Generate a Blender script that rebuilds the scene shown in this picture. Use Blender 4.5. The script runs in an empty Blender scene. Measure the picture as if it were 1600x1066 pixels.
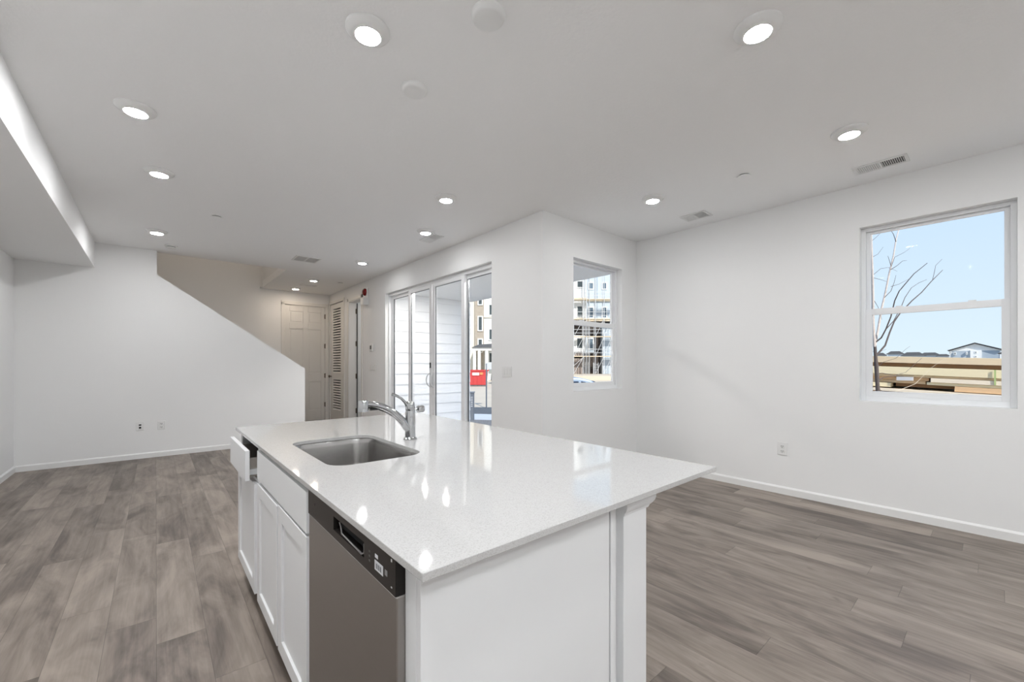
import bpy, bmesh, math, random
from mathutils import Vector, Matrix
random.seed(7)
scene = bpy.context.scene
COL = scene.collection
PI = math.pi

# ------------------------------------------------------------------ camera
EYE = 1.3055
YAW = 0.7087                      # the view turns 40.6 degrees to the right of +Y
FPX, CX, CY = 649.17, 800.0, 569.81
cd = bpy.data.cameras.new('camera')
cd.sensor_width = 36.0
cd.lens = 36.0 * FPX / 1600.0
cd.shift_y = (CY - 533.0) / 1600.0
cd.clip_start = 0.05
cd.clip_end = 2000
cam = bpy.data.objects.new('camera', cd)
cam.location = (0, 0, EYE)
cam.rotation_euler = (PI / 2, 0, -YAW)
COL.objects.link(cam)
scene.camera = cam

# ------------------------------------------------------------------ exposure
vs = scene.view_settings
vs.view_transform = 'Standard'
vs.look = 'None'
vs.gamma = 1.0
vs.use_curve_mapping = False
vs.exposure = 0.07

# ------------------------------------------------------------------ sky and sun
world = bpy.data.worlds.new('sky')
scene.world = world
world.use_nodes = True
wn, wl = world.node_tree.nodes, world.node_tree.links
wn.clear()
w_out = wn.new('ShaderNodeOutputWorld')
w_bg = wn.new('ShaderNodeBackground')
w_tc = wn.new('ShaderNodeTexCoord')
w_sep = wn.new('ShaderNodeSeparateXYZ')
w_ramp = wn.new('ShaderNodeValToRGB')
w_ramp.color_ramp.elements[0].position = 0.0
w_ramp.color_ramp.elements[0].color = (0.73, 0.86, 0.94, 1)
w_ramp.color_ramp.elements[1].position = 0.75
w_ramp.color_ramp.elements[1].color = (0.26, 0.46, 0.86, 1)
e = w_ramp.color_ramp.elements.new(0.12)
e.color = (0.66, 0.81, 0.95, 1)
e = w_ramp.color_ramp.elements.new(0.32)
e.color = (0.55, 0.73, 0.95, 1)
wl.new(w_tc.outputs['Generated'], w_sep.inputs[0])
wl.new(w_sep.outputs['Z'], w_ramp.inputs[0])
wl.new(w_ramp.outputs[0], w_bg.inputs['Color'])
w_bg.inputs['Strength'].default_value = 1.05
wl.new(w_bg.outputs[0], w_out.inputs[0])

sd = bpy.data.lights.new('sun', 'SUN')
sd.energy = 4.8
sd.angle = 0.01
sd.color = (1.0, 0.95, 0.87)
sun = bpy.data.objects.new('sun', sd)
sun_from = Vector((-0.45, -1.0, 0.85))
sun.rotation_euler = sun_from.to_track_quat('Z', 'Y').to_euler()
sun.location = (0, 0, 20)
COL.objects.link(sun)

LAMP = 205.0                       # strength of a dining area downlight diffuser
LAMP_TINT = (0.985, 0.99, 1.0, 1)

# ------------------------------------------------------------------ materials
def mat(name, col=(0.8, 0.8, 0.8), rough=0.5, metal=0.0, bump=0.0, bscale=60.0, var=0.0, vscale=4.0,
        emit=None, estr=0.0, coat=0.0, stretch=(1, 1, 1), spec=0.5, detail=4.0, dist=0.002):
    m = bpy.data.materials.new(name)
    m.use_nodes = True
    n, l = m.node_tree.nodes, m.node_tree.links
    b = n['Principled BSDF']
    b.inputs['Base Color'].default_value = (*col, 1)
    b.inputs['Roughness'].default_value = rough
    b.inputs['Metallic'].default_value = metal
    b.inputs['Specular IOR Level'].default_value = spec
    b.inputs['Coat Weight'].default_value = coat
    if emit:
        b.inputs['Emission Color'].default_value = (*emit[:3], 1)
        b.inputs['Emission Strength'].default_value = estr
    if bump or var:
        tc = n.new('ShaderNodeTexCoord')
        mp = n.new('ShaderNodeMapping')
        mp.inputs['Scale'].default_value = stretch
        l.new(tc.outputs['Object'], mp.inputs[0])
    if bump:
        nz = n.new('ShaderNodeTexNoise')
        nz.inputs['Scale'].default_value = bscale
        nz.inputs['Detail'].default_value = detail
        l.new(mp.outputs[0], nz.inputs['Vector'])
        bp = n.new('ShaderNodeBump')
        bp.inputs['Strength'].default_value = bump
        bp.inputs['Distance'].default_value = dist
        l.new(nz.outputs[0], bp.inputs['Height'])
        l.new(bp.outputs[0], b.inputs['Normal'])
    if var:
        nz = n.new('ShaderNodeTexNoise')
        nz.inputs['Scale'].default_value = vscale
        nz.inputs['Detail'].default_value = 6
        l.new(mp.outputs[0], nz.inputs['Vector'])
        mx = n.new('ShaderNodeMix')
        mx.data_type = 'RGBA'
        mx.inputs['A'].default_value = (*[c * (1 - var) for c in col], 1)
        mx.inputs['B'].default_value = (*[min(1, c * (1 + var)) for c in col], 1)
        l.new(nz.outputs[0], mx.inputs['Factor'])
        l.new(mx.outputs['Result'], b.inputs['Base Color'])
    return m

WALL = mat('wall_paint', (0.87, 0.87, 0.865), 0.85, bump=0.10, bscale=140, dist=0.001)
CEIL = mat('ceiling_paint', (0.95, 0.95, 0.95), 0.9, bump=0.6, bscale=45, dist=0.002, detail=2)
TRIM = mat('trim_paint', (0.84, 0.84, 0.83), 0.4)
DOORW = mat('door_paint', (0.80, 0.785, 0.755), 0.45)
VINYL = mat('vinyl_frame', (0.86, 0.87, 0.88), 0.35)
GASKET = mat('dark_gasket', (0.12, 0.13, 0.14), 0.5)
CAB = mat('cabinet_paint', (0.78, 0.785, 0.79), 0.4)
CABIN = mat('cabinet_inside', (0.30, 0.27, 0.24), 0.6)
CHROME = mat('chrome', (0.50, 0.51, 0.52), 0.09, 1.0)
BLACKP = mat('black_plastic', (0.012, 0.012, 0.013), 0.22)
BLACKM = mat('black_hole', (0.004, 0.004, 0.004), 0.8)
PLATE = mat('white_plastic', (0.82, 0.82, 0.81), 0.35)
SLOT = mat('socket_slot', (0.10, 0.10, 0.10), 0.6)
SLOTD = mat('jack_hole', (0.012, 0.012, 0.012), 0.6)
BRONZE = mat('hinge_bronze', (0.16, 0.13, 0.105), 0.4, 0.8)
VENTW = mat('vent_enamel', (0.80, 0.80, 0.79), 0.4)
VENTD = mat('vent_dark', (0.10, 0.10, 0.10), 0.8)
RED = mat('strobe_red', (0.20, 0.006, 0.008), 0.25)
GREYLBL = mat('grey_label', (0.62, 0.63, 0.65), 0.4)

def steel_mat(name, col, rough, stretch, aniso=0.6):
    m = mat(name, col, rough, 1.0)
    n, l = m.node_tree.nodes, m.node_tree.links
    b = n['Principled BSDF']
    tc = n.new('ShaderNodeTexCoord')
    mp = n.new('ShaderNodeMapping')
    mp.inputs['Scale'].default_value = stretch
    nz = n.new('ShaderNodeTexNoise')
    nz.inputs['Scale'].default_value = 12
    nz.inputs['Detail'].default_value = 3
    mr = n.new('ShaderNodeMapRange')
    mr.inputs['To Min'].default_value = rough - 0.05
    mr.inputs['To Max'].default_value = rough + 0.08
    l.new(tc.outputs['Object'], mp.inputs[0])
    l.new(mp.outputs[0], nz.inputs['Vector'])
    l.new(nz.outputs[0], mr.inputs['Value'])
    l.new(mr.outputs[0], b.inputs['Roughness'])
    bp = n.new('ShaderNodeBump')
    bp.inputs['Strength'].default_value = 0.04
    bp.inputs['Distance'].default_value = 0.001
    l.new(nz.outputs[0], bp.inputs['Height'])
    l.new(bp.outputs[0], b.inputs['Normal'])
    b.inputs['Anisotropic'].default_value = aniso
    return m
SINKM = mat('sink_steel', (0.42, 0.41, 0.40), 0.24, 1.0)
DWM = steel_mat('dishwasher_steel', (0.40, 0.385, 0.37), 0.33, (1, 1, 60))

def lamp_mat():
    m = bpy.data.materials.new('lamp_diffuser')
    m.use_nodes = True
    b = m.node_tree.nodes['Principled BSDF']
    b.inputs['Base Color'].default_value = (0.9, 0.9, 0.9, 1)
    b.inputs['Emission Color'].default_value = LAMP_TINT
    b.inputs['Emission Strength'].default_value = LAMP
    return m
LAMPM = lamp_mat()
LAMPW = LAMPM.copy()
LAMPW.name = 'warm_lamp_diffuser'
LAMPW.node_tree.nodes['Principled BSDF'].inputs['Emission Color'].default_value = (1.0, 0.84, 0.68, 1)
LAMPW.node_tree.nodes['Principled BSDF'].inputs['Emission Strength'].default_value = 130.0
LAMPL = LAMPM.copy()
LAMPL.name = 'living_lamp_diffuser'
LAMPL.node_tree.nodes['Principled BSDF'].inputs['Emission Strength'].default_value = 335.0
LAMPD = LAMPM.copy()
LAMPD.name = 'dimmed_lamp_diffuser'
LAMPD.node_tree.nodes['Principled BSDF'].inputs['Emission Strength'].default_value = 140.0
LAMPK = LAMPM.copy()  # for unseen fill lamps behind the camera, added for brightness
LAMPK.name = 'fill_lamp_diffuser'
LAMPK.node_tree.nodes['Principled BSDF'].inputs['Emission Color'].default_value = (0.94, 0.975, 1.0, 1)
LAMPK.node_tree.nodes['Principled BSDF'].inputs['Emission Strength'].default_value = 405.0
LAMPP = LAMPK.copy()  # for unseen porch fill lamps, added to brighten the siding
LAMPP.name = 'porch_fill_diffuser'
LAMPP.node_tree.nodes['Principled BSDF'].inputs['Emission Color'].default_value = (1.0, 0.96, 0.92, 1)
LAMPP.node_tree.nodes['Principled BSDF'].inputs['Emission Strength'].default_value = 620.0

def glass_mat():
    m = bpy.data.materials.new('window_glass')
    m.use_nodes = True
    n, l = m.node_tree.nodes, m.node_tree.links
    n.clear()
    o = n.new('ShaderNodeOutputMaterial')
    t = n.new('ShaderNodeBsdfTransparent')
    t.inputs[0].default_value = (0.985, 0.99, 0.99, 1)
    g = n.new('ShaderNodeBsdfGlossy')
    g.inputs['Roughness'].default_value = 0.0
    lw = n.new('ShaderNodeLayerWeight')
    lw.inputs['Blend'].default_value = 0.5
    pw = n.new('ShaderNodeMath'); pw.operation = 'POWER'; pw.inputs[1].default_value = 5.0
    f = n.new('ShaderNodeMath'); f.operation = 'MULTIPLY_ADD'
    f.inputs[1].default_value = 0.6; f.inputs[2].default_value = 0.002
    l.new(lw.outputs['Facing'], pw.inputs[0])
    l.new(pw.outputs[0], f.inputs[0])
    mx = n.new('ShaderNodeMixShader')
    l.new(f.outputs[0], mx.inputs[0])
    l.new(t.outputs[0], mx.inputs[1])
    l.new(g.outputs[0], mx.inputs[2])
    l.new(mx.outputs[0], o.inputs[0])
    return m
GLASS = glass_mat()

def quartz_mat():
    m = mat('white_quartz', (0.60, 0.595, 0.585), 0.055, spec=0.6)
    n, l = m.node_tree.nodes, m.node_tree.links
    b = n['Principled BSDF']
    tc = n.new('ShaderNodeTexCoord')
    v = n.new('ShaderNodeTexVoronoi')
    v.inputs['Scale'].default_value = 260
    nz = n.new('ShaderNodeTexNoise')
    nz.inputs['Scale'].default_value = 320
    nz.inputs['Detail'].default_value = 3
    r = n.new('ShaderNodeValToRGB')
    r.color_ramp.elements[0].position = 0.30
    r.color_ramp.elements[0].color = (0.44, 0.432, 0.42, 1)
    r.color_ramp.elements[1].position = 0.52
    r.color_ramp.elements[1].color = (0.54, 0.537, 0.53, 1)
    l.new(tc.outputs['Object'], nz.inputs['Vector'])
    l.new(nz.outputs[0], r.inputs[0])
    l.new(r.outputs[0], b.inputs['Base Color'])
    return m
QUARTZ = quartz_mat()

def floor_mat():
    m = bpy.data.materials.new('vinyl_planks')
    m.use_nodes = True
    n, l = m.node_tree.nodes, m.node_tree.links
    b = n['Principled BSDF']
    def M(op, a=None, c=None, d=None):
        k = n.new('ShaderNodeMath')
        k.operation = op
        for i, v in enumerate((a, c, d)):
            if v is None: continue
            if isinstance(v, (int, float)): k.inputs[i].default_value = v
            else: l.new(v, k.inputs[i])
        return k.outputs[0]
    tc = n.new('ShaderNodeTexCoord')
    s = n.new('ShaderNodeSeparateXYZ')
    l.new(tc.outputs['Object'], s.inputs[0])
    X, Y = s.outputs['X'], s.outputs['Y']
    PW, PL = 0.186, 1.42
    xr = M('DIVIDE', M('ADD', X, 0.184 + 20 * PW), PW)
    row = M('FLOOR', xr)
    fx = M('FRACT', xr)
    w1 = n.new('ShaderNodeTexWhiteNoise'); w1.noise_dimensions = '1D'
    l.new(row, w1.inputs['W'])
    yy = M('ADD', M('DIVIDE', Y, PL), M('MULTIPLY', w1.outputs['Value'], 7.0))
    pl = M('FLOOR', yy)
    fy = M('FRACT', yy)
    cx = n.new('ShaderNodeCombineXYZ')
    l.new(row, cx.inputs[0]); l.new(pl, cx.inputs[1])
    w2 = n.new('ShaderNodeTexWhiteNoise'); w2.noise_dimensions = '2D'
    l.new(cx.outputs[0], w2.inputs['Vector'])
    rnd = w2.outputs['Value']
    # grain coordinates shift from plank to plank
    g = n.new('ShaderNodeCombineXYZ')
    l.new(M('ADD', X, M('MULTIPLY', rnd, 31.0)), g.inputs[0])
    l.new(M('ADD', Y, M('MULTIPLY', rnd, 57.0)), g.inputs[1])
    def noise(sx, sy, sc, det, rough=0.55, dist=0.0):
        mp = n.new('ShaderNodeMapping')
        mp.inputs['Scale'].default_value = (sx, sy, 1)
        l.new(g.outputs[0], mp.inputs[0])
        k = n.new('ShaderNodeTexNoise')
        k.inputs['Scale'].default_value = sc
        k.inputs['Detail'].default_value = det
        k.inputs['Roughness'].default_value = rough
        k.inputs['Distortion'].default_value = dist
        l.new(mp.outputs[0], k.inputs['Vector'])
        return k.outputs[0]
    fine = noise(16, 0.8, 8.0, 6, 0.6, 0.4)
    streak = noise(22, 1.0, 1.5, 4, 0.6, 0.5)
    cloud = noise(3.6, 1.0, 1.6, 4, 0.6, 0.8)
    knot = noise(5.0, 3.0, 1.7, 2, 0.5, 0.4)
    base = n.new('ShaderNodeValToRGB')
    base.color_ramp.elements[0].position = 0.0
    base.color_ramp.elements[0].color = (0.104, 0.083, 0.070, 1)
    base.color_ramp.elements[1].position = 1.0
    base.color_ramp.elements[1].color = (0.330, 0.277, 0.236, 1)
    def amp(v, k): return M('MULTIPLY', M('SUBTRACT', v, 0.5), k)
    t = M('ADD', M('ADD', amp(rnd, 0.50), amp(cloud, 2.1)), M('ADD', amp(streak, 0.85), amp(fine, 0.45)))
    t = M('ADD', t, 0.5)
    l.new(t, base.inputs[0])
    # knots
    kr = n.new('ShaderNodeMapRange')
    kr.inputs['From Min'].default_value = 0.70
    kr.inputs['From Max'].default_value = 0.80
    kr.inputs['To Min'].default_value = 1.0
    kr.inputs['To Max'].default_value = 0.66
    l.new(knot, kr.inputs['Value'])
    # seams between planks
    ex = M('MINIMUM', fx, M('SUBTRACT', 1.0, fx))
    ey = M('MINIMUM', fy, M('SUBTRACT', 1.0, fy))
    sx = M('LESS_THAN', M('MULTIPLY', ex, PW), 0.0012)
    sy = M('LESS_THAN', M('MULTIPLY', ey, PL), 0.0014)
    seam = M('MAXIMUM', sx, sy)
    dark = M('MULTIPLY', kr.outputs[0], M('SUBTRACT', 1.0, M('MULTIPLY', seam, 0.38)))
    mx = n.new('ShaderNodeMix'); mx.data_type = 'RGBA'; mx.blend_type = 'MULTIPLY'
    mx.inputs['Factor'].default_value = 1.0
    l.new(base.outputs[0], mx.inputs['A'])
    cc = n.new('ShaderNodeCombineColor')
    for i in range(3): l.new(dark, cc.inputs[i])
    l.new(cc.outputs[0], mx.inputs['B'])
    l.new(mx.outputs['Result'], b.inputs['Base Color'])
    rr = n.new('ShaderNodeMapRange')
    rr.inputs['To Min'].default_value = 0.36
    rr.inputs['To Max'].default_value = 0.52
    l.new(fine, rr.inputs['Value'])
    l.new(rr.outputs[0], b.inputs['Roughness'])
    b.inputs['Specular IOR Level'].default_value = 0.4
    bp = n.new('ShaderNodeBump')
    bp.inputs['Strength'].default_value = 0.25
    bp.inputs['Distance'].default_value = 0.001
    l.new(M('SUBTRACT', fine, M('MULTIPLY', seam, 1.0)), bp.inputs['Height'])
    l.new(bp.outputs[0], b.inputs['Normal'])
    return m
FLOORM = floor_mat()

def siding_mat():
    m = mat('lap_siding', (0.90, 0.91, 0.92), 0.6)
    return m
SIDING = siding_mat()

def brick_mat(name, c1, c2, mortar, sc=3.2):
    m = mat(name, c1, 0.85)
    n, l = m.node_tree.nodes, m.node_tree.links
    b = n['Principled BSDF']
    tc = n.new('ShaderNodeTexCoord')
    mp = n.new('ShaderNodeMapping')
    mp.inputs['Rotation'].default_value = (PI / 2, 0, 0)
    br = n.new('ShaderNodeTexBrick')
    br.inputs['Color1'].default_value = (*c1, 1)
    br.inputs['Color2'].default_value = (*c2, 1)
    br.inputs['Mortar'].default_value = (*mortar, 1)
    br.inputs['Scale'].default_value = sc
    l.new(tc.outputs['Object'], mp.inputs[0])
    l.new(mp.outputs[0], br.inputs['Vector'])
    l.new(br.outputs[0], b.inputs['Base Color'])
    return m
BRICK = brick_mat('tan_brick', (0.40, 0.34, 0.27), (0.30, 0.25, 0.20), (0.50, 0.46, 0.40))
BRICKG = brick_mat('grey_brick', (0.27, 0.22, 0.20), (0.20, 0.165, 0.15), (0.40, 0.37, 0.34))
STUCCO = mat('white_stucco', (0.80, 0.80, 0.76), 0.9, var=0.04)
CREAM = mat('cream_stucco', (0.74, 0.69, 0.58), 0.9, var=0.05)
WRAP = mat('house_wrap', (0.46, 0.53, 0.60), 0.6, var=0.10, vscale=1.2)
WRAPW = mat('white_board', (0.82, 0.83, 0.82), 0.7, var=0.08, vscale=1.0)
DGLASS = mat('dark_window', (0.07, 0.085, 0.09), 0.15)
BGLASS = mat('blue_window', (0.13, 0.18, 0.23), 0.2)
GSOFF = mat('soffit_paint', (0.86, 0.86, 0.85), 0.8)
CONC = mat('porch_concrete', (0.72, 0.72, 0.71), 0.9, var=0.1, vscale=6)
GROUND = mat('pale_dirt', (0.60, 0.52, 0.41), 0.95, var=0.16, vscale=0.4)
GSHADOW = mat('painted_ground_shadow', (0.10, 0.11, 0.12), 0.9, var=0.2, vscale=3)  # dark band colour standing in for the shadow the house casts
WALK = mat('shade_tinted_concrete', (0.56, 0.59, 0.62), 0.9, var=0.1, vscale=1.5)  # bluish tint puts the shade on the walk into its colour
GRAVEL = mat('dark_gravel', (0.20, 0.20, 0.20), 0.95, var=0.7, vscale=18)
DUMP = mat('dumpster_red', (0.50, 0.045, 0.045), 0.45)
ORANGE = mat('orange_sticker', (0.75, 0.26, 0.10), 0.5)
WHITEP = mat('white_paint', (0.85, 0.85, 0.83), 0.5)
METALG = mat('galvanised_tube', (0.62, 0.63, 0.64), 0.5, 0.3)
PLANKW = mat('scaffold_plank', (0.62, 0.52, 0.38), 0.8, var=0.1)
DARKV = mat('unlit_interior', (0.055, 0.045, 0.040), 0.95)
SHINGLE = mat('roof_shingle', (0.10, 0.105, 0.115), 0.9, var=0.15)
GREYSIDE = mat('grey_siding', (0.40, 0.46, 0.52), 0.8)
CARB = mat('silver_blue_paint', (0.42, 0.52, 0.66), 0.25, 0.3)
CARD = mat('charcoal_paint', (0.06, 0.07, 0.085), 0.3)
CARG = mat('car_glass', (0.02, 0.035, 0.07), 0.1)
TIRE = mat('tyre_rubber', (0.02, 0.02, 0.02), 0.8)
UTIL = mat('utility_grey', (0.13, 0.15, 0.18), 0.5)
BARKL = mat('pale_bark', (0.56, 0.50, 0.46), 0.9, var=0.3, vscale=30)
BARKD = mat('dark_bark', (0.105, 0.085, 0.08), 0.9, var=0.3, vscale=30)
WOOD1 = mat('pine_board', (0.74, 0.60, 0.41), 0.75, var=0.10, vscale=8, stretch=(10, 0.5, 10))
WOOD2 = mat('yellow_board', (0.80, 0.70, 0.47), 0.75, var=0.10, vscale=8, stretch=(10, 0.5, 10))
WOOD3 = mat('orange_board', (0.70, 0.47, 0.27), 0.75, var=0.14, vscale=8, stretch=(10, 0.5, 10))
WOOD4 = mat('recess_shade_board', (0.42, 0.25, 0.13), 0.8, var=0.14, vscale=8, stretch=(10, 0.5, 10))  # dark brown stands in for the shade of the recessed courses
WOOD5 = mat('pale_board', (0.80, 0.70, 0.56), 0.75, var=0.08, vscale=8, stretch=(10, 0.5, 10))
STRAP = mat('green_strap', (0.42, 0.52, 0.22), 0.5)

# ------------------------------------------------------------------ mesh helpers
class MB:
    """collects shapes; build() links them as one mesh object"""
    def __init__(self): self.bm = bmesh.new()
    def box(self, x0, x1, y0, y1, z0, z1):
        bm = self.bm
        v = [bm.verts.new((x, y, z)) for z in (z0, z1) for (x, y) in ((x0, y0), (x1, y0), (x1, y1), (x0, y1))]
        for f in ((3, 2, 1, 0), (4, 5, 6, 7), (0, 1, 5, 4), (1, 2, 6, 5), (2, 3, 7, 6), (3, 0, 4, 7)):
            bm.faces.new([v[i] for i in f])
        return self
    def prism(self, pts, axis, a0, a1):
        """polygon pts (u, v) extruded along axis from a0 to a1"""
        def P(u, v, a):
            return {'X': (a, u, v), 'Y': (u, a, v), 'Z': (u, v, a)}[axis]
        bm = self.bm
        A = [bm.verts.new(P(u, v, a0)) for u, v in pts]
        B = [bm.verts.new(P(u, v, a1)) for u, v in pts]
        n = len(pts)
        bm.faces.new(A); bm.faces.new(B[::-1])
        for i in range(n):
            j = (i + 1) % n
            bm.faces.new((A[i], B[i], B[j], A[j]))
        return self
    def lathe(self, prof, c=(0, 0, 0), seg=32, axis='Z'):
        """profile (r, h) turned about an axis through c"""
        bm = self.bm
        rings = []
        for r, h in prof:
            ring = []
            for i in range(seg):
                a = 2 * PI * i / seg
                u, v = r * math.cos(a), r * math.sin(a)
                p = {'Z': (u, v, h), 'X': (h, u, v), 'Y': (u, h, v)}[axis]
                ring.append(bm.verts.new((c[0] + p[0], c[1] + p[1], c[2] + p[2])))
            rings.append(ring)
        for A, B in zip(rings[:-1], rings[1:]):
            for i in range(seg):
                j = (i + 1) % seg
                bm.faces.new((A[i], A[j], B[j], B[i]))
        bm.faces.new(rings[0]); bm.faces.new(rings[-1])
        return self
    def tube(self, pts, rad, seg=10, flat=1.0):
        pts = [Vector(p) for p in pts]
        if not isinstance(rad, (list, tuple)): rad = [rad] * len(pts)
        bm = self.bm
        rings = []
        up = Vector((0, 0, 1))
        prev = None
        for i, p in enumerate(pts):
            t = (pts[min(i + 1, len(pts) - 1)] - pts[max(i - 1, 0)]).normalized()
            ref = prev if prev is not None else (up if abs(t.z) < 0.9 else Vector((1, 0, 0)))
            u = (ref - t * ref.dot(t)).normalized()
            prev = u
            w = t.cross(u)
            rings.append([bm.verts.new(p + u * (rad[i] * flat * math.cos(2 * PI * k / seg)) + w * (rad[i] * math.sin(2 * PI * k / seg))) for k in range(seg)])
        for A, B in zip(rings[:-1], rings[1:]):
            for k in range(seg):
                j = (k + 1) % seg
                bm.faces.new((A[k], A[j], B[j], B[k]))
        bm.faces.new(rings[0]); bm.faces.new(rings[-1])
        return self
    def build(self, name, m, parent=None, smooth=False, bevel=0.0, seg=2):
        bm = self.bm
        bmesh.ops.recalc_face_normals(bm, faces=bm.faces)
        if smooth:
            for f in bm.faces: f.smooth = True
            for ed in bm.edges:
                if len(ed.link_faces) == 2 and ed.calc_face_angle(0) > 0.7: ed.smooth = False
        me = bpy.data.meshes.new(name)
        bm.to_mesh(me); bm.free()
        me.materials.append(m)
        o = bpy.data.objects.new(name, me)
        COL.objects.link(o)
        if parent is not None: o.parent = parent
        if bevel:
            md = o.modifiers.new('bevel', 'BEVEL')
            md.width = bevel; md.segments = seg; md.limit_method = 'ANGLE'
            md.harden_normals = False
        return o

def box(name, m, x0, x1, y0, y1, z0, z1, parent=None, bevel=0.0):
    return MB().box(x0, x1, y0, y1, z0, z1).build(name, m, parent, bevel=bevel)

def empty(name, loc=(0, 0, 0), rz=0.0):
    o = bpy.data.objects.new(name, None)
    o.empty_display_size = 0.1
    o.location = loc
    o.rotation_euler = (0, 0, rz)
    COL.objects.link(o)
    return o

def tag(o, label, cat, group=None, kind=None):
    o['label'] = label
    o['category'] = cat
    if group: o['group'] = group
    if kind: o['kind'] = kind
    return o

def struct(o, label=None, cat=None):
    o['kind'] = 'structure'
    if label: o['label'] = label
    if cat: o['category'] = cat
    return o

def copy_tree(o, parent=None):
    c = o.copy()
    COL.objects.link(c)
    if parent is not None: c.parent = parent
    for ch in [k for k in o.children]:
        copy_tree(ch, c)
    return c

def at(px, py, d):
    """point seen at pixel (px, py) of the 1600x1066 frame, d metres ahead of the eye"""
    a, z = (px - CX) / FPX, -(py - CY) / FPX
    c, s = math.cos(YAW), math.sin(YAW)
    return Vector(((a * c + s) * d, (-a * s + c) * d, EYE + z * d))

# ================================================================== THE ROOM
H = 2.919            # ceiling
XL, XR = -1.304, 4.8035
YB = -2.65
YW = 3.088           # wall of the small window
XS = 3.070           # patio door wall
YF = 7.732           # far wall with the sloping cut
YE = 10.115          # end of the entry hall

struct(box('floor', FLOORM, XL - 0.14, 3.22, YB - 0.14, YE + 0.14, -0.10, 0.0), 'grey brown wood look plank floor running the length of the room', 'floor')
struct(box('floor_dining', FLOORM, 3.22, 4.95, YB - 0.14, 3.24, -0.10, 0.0), 'grey brown plank floor of the bay by the right wall', 'floor')
bpy.data.objects['floor_dining'].name = 'floor.001'
struct(box('floor', FLOORM, 3.22, 4.95, 7.30, YE + 0.14, -0.10, 0.0), 'plank floor of the side room beyond the open door', 'floor')

c = MB()
c.box(XL - 0.146, 4.95, YB - 0.15, 3.24, H, H + 0.13)
c.box(XL - 0.146, 3.22, 3.24, 7.852, H, H + 0.13)
c.box(1.69, 3.22, 7.852, YE + 0.145, H, H + 0.13)
c.box(3.22, 4.95, 7.30, YE + 0.145, H, H + 0.13)
struct(c.build('ceiling', CEIL), 'white textured ceiling over the whole room', 'ceiling')
c = MB()
c.box(-0.14, 1.83, 7.70, YE + 0.145, 4.6, 4.72)
struct(c.build('ceiling', CEIL), 'upper ceiling above the stairwell opening', 'ceiling')
struct(box('trim_1', WALL, XL, -0.610, YB, YF, 2.584, H), 'long boxed soffit along the top of the left wall', 'soffit')

struct(box('wall_left', WALL, XL - 0.146, XL, YB - 0.15, 7.86, 0, H), 'white left wall under the soffit', 'wall')
struct(box('wall_back', WALL, XL, XR, YB - 0.15, YB, 0, H), 'white wall behind the camera', 'wall')
struct(MB().prism([(XL, 0), (1.9445, 0), (1.9445, 1.2376), (0.011, 2.580), (0.011, H), (XL, H)], 'Y', YF, YF + 0.12)
       .build('wall_far', WALL), 'white far wall with a sloping cut showing the stairwell', 'wall')

def wall_with_hole(name, axis, p0, p1, u0, u1, z0, z1, holes, m=WALL):
    """wall slab between p0 and p1 on its axis, u range along it, rectangular holes (ua, ub, za, zb)"""
    b = MB()
    def bx(ua, ub, za, zb):
        if ub - ua < 1e-5 or zb - za < 1e-5: return
        if axis == 'X': b.box(p0, p1, ua, ub, za, zb)
        else: b.box(ua, ub, p0, p1, za, zb)
    u = u0
    for (ua, ub, za, zb) in sorted(holes):
        bx(u, ua, z0, z1)
        bx(ua, ub, z0, za)
        bx(ua, ub, zb, z1)
        u = ub
    bx(u, u1, z0, z1)
    bmesh.ops.remove_doubles(b.bm, verts=b.bm.verts, dist=1e-5)
    return b.build(name, m)

R_Y0, R_Y1, R_Z0, R_Z1 = -0.100, 0.803, 0.978, 2.535      # right window opening
struct(wall_with_hole('wall_right', 'X', XR, 4.95, YB - 0.15, 3.24, 0, H, [(R_Y0, R_Y1, R_Z0, R_Z1)]), 'white right wall with a double hung window', 'wall')
W_X0, W_X1, W_Z0, W_Z1 = 3.555, 4.480, 1.002, 2.512       # small window opening
struct(wall_with_hole('wall_window', 'Y', YW, 3.24, XS, XR, 0, H, [(W_X0, W_X1, W_Z0, W_Z1)]), 'short white wall holding the narrow looking window', 'wall')
S_Y0, S_Y1, S_Z1 = 3.960, 7.012, 2.552                    # patio door opening
D_Y0, D_Y1 = 8.118, 8.836                                 # open doorway
L_Y0, L_Y1 = 9.148, 10.056                                # louvered door
struct(wall_with_hole('wall_patio', 'X', XS, 3.22, 3.24, YE, 0, H,
       [(S_Y0, S_Y1, 0, S_Z1), (D_Y0, D_Y1, 0, 2.625), (L_Y0, L_Y1, 0, 2.69)]), 'long white wall with the sliding glass door and hall doors', 'wall')
struct(wall_with_hole('wall_hall', 'Y', YE, 10.26, 1.60, 4.95, 0, H, [(2.130, 2.985, 0, 2.640)]), 'end wall of the entry hall around the panelled door', 'wall')
struct(box('wall_closet', WALL, 3.22, 4.80, 8.95, 9.07, 0, H), 'jamb wall between hall closet and side room', 'wall')
# side room and closet beyond the patio wall
b = MB()
b.box(4.80, 4.95, 7.30, 10.26, 0, H)
struct(b.build('wall_side', WALL), 'far wall of the side room', 'wall')
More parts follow.
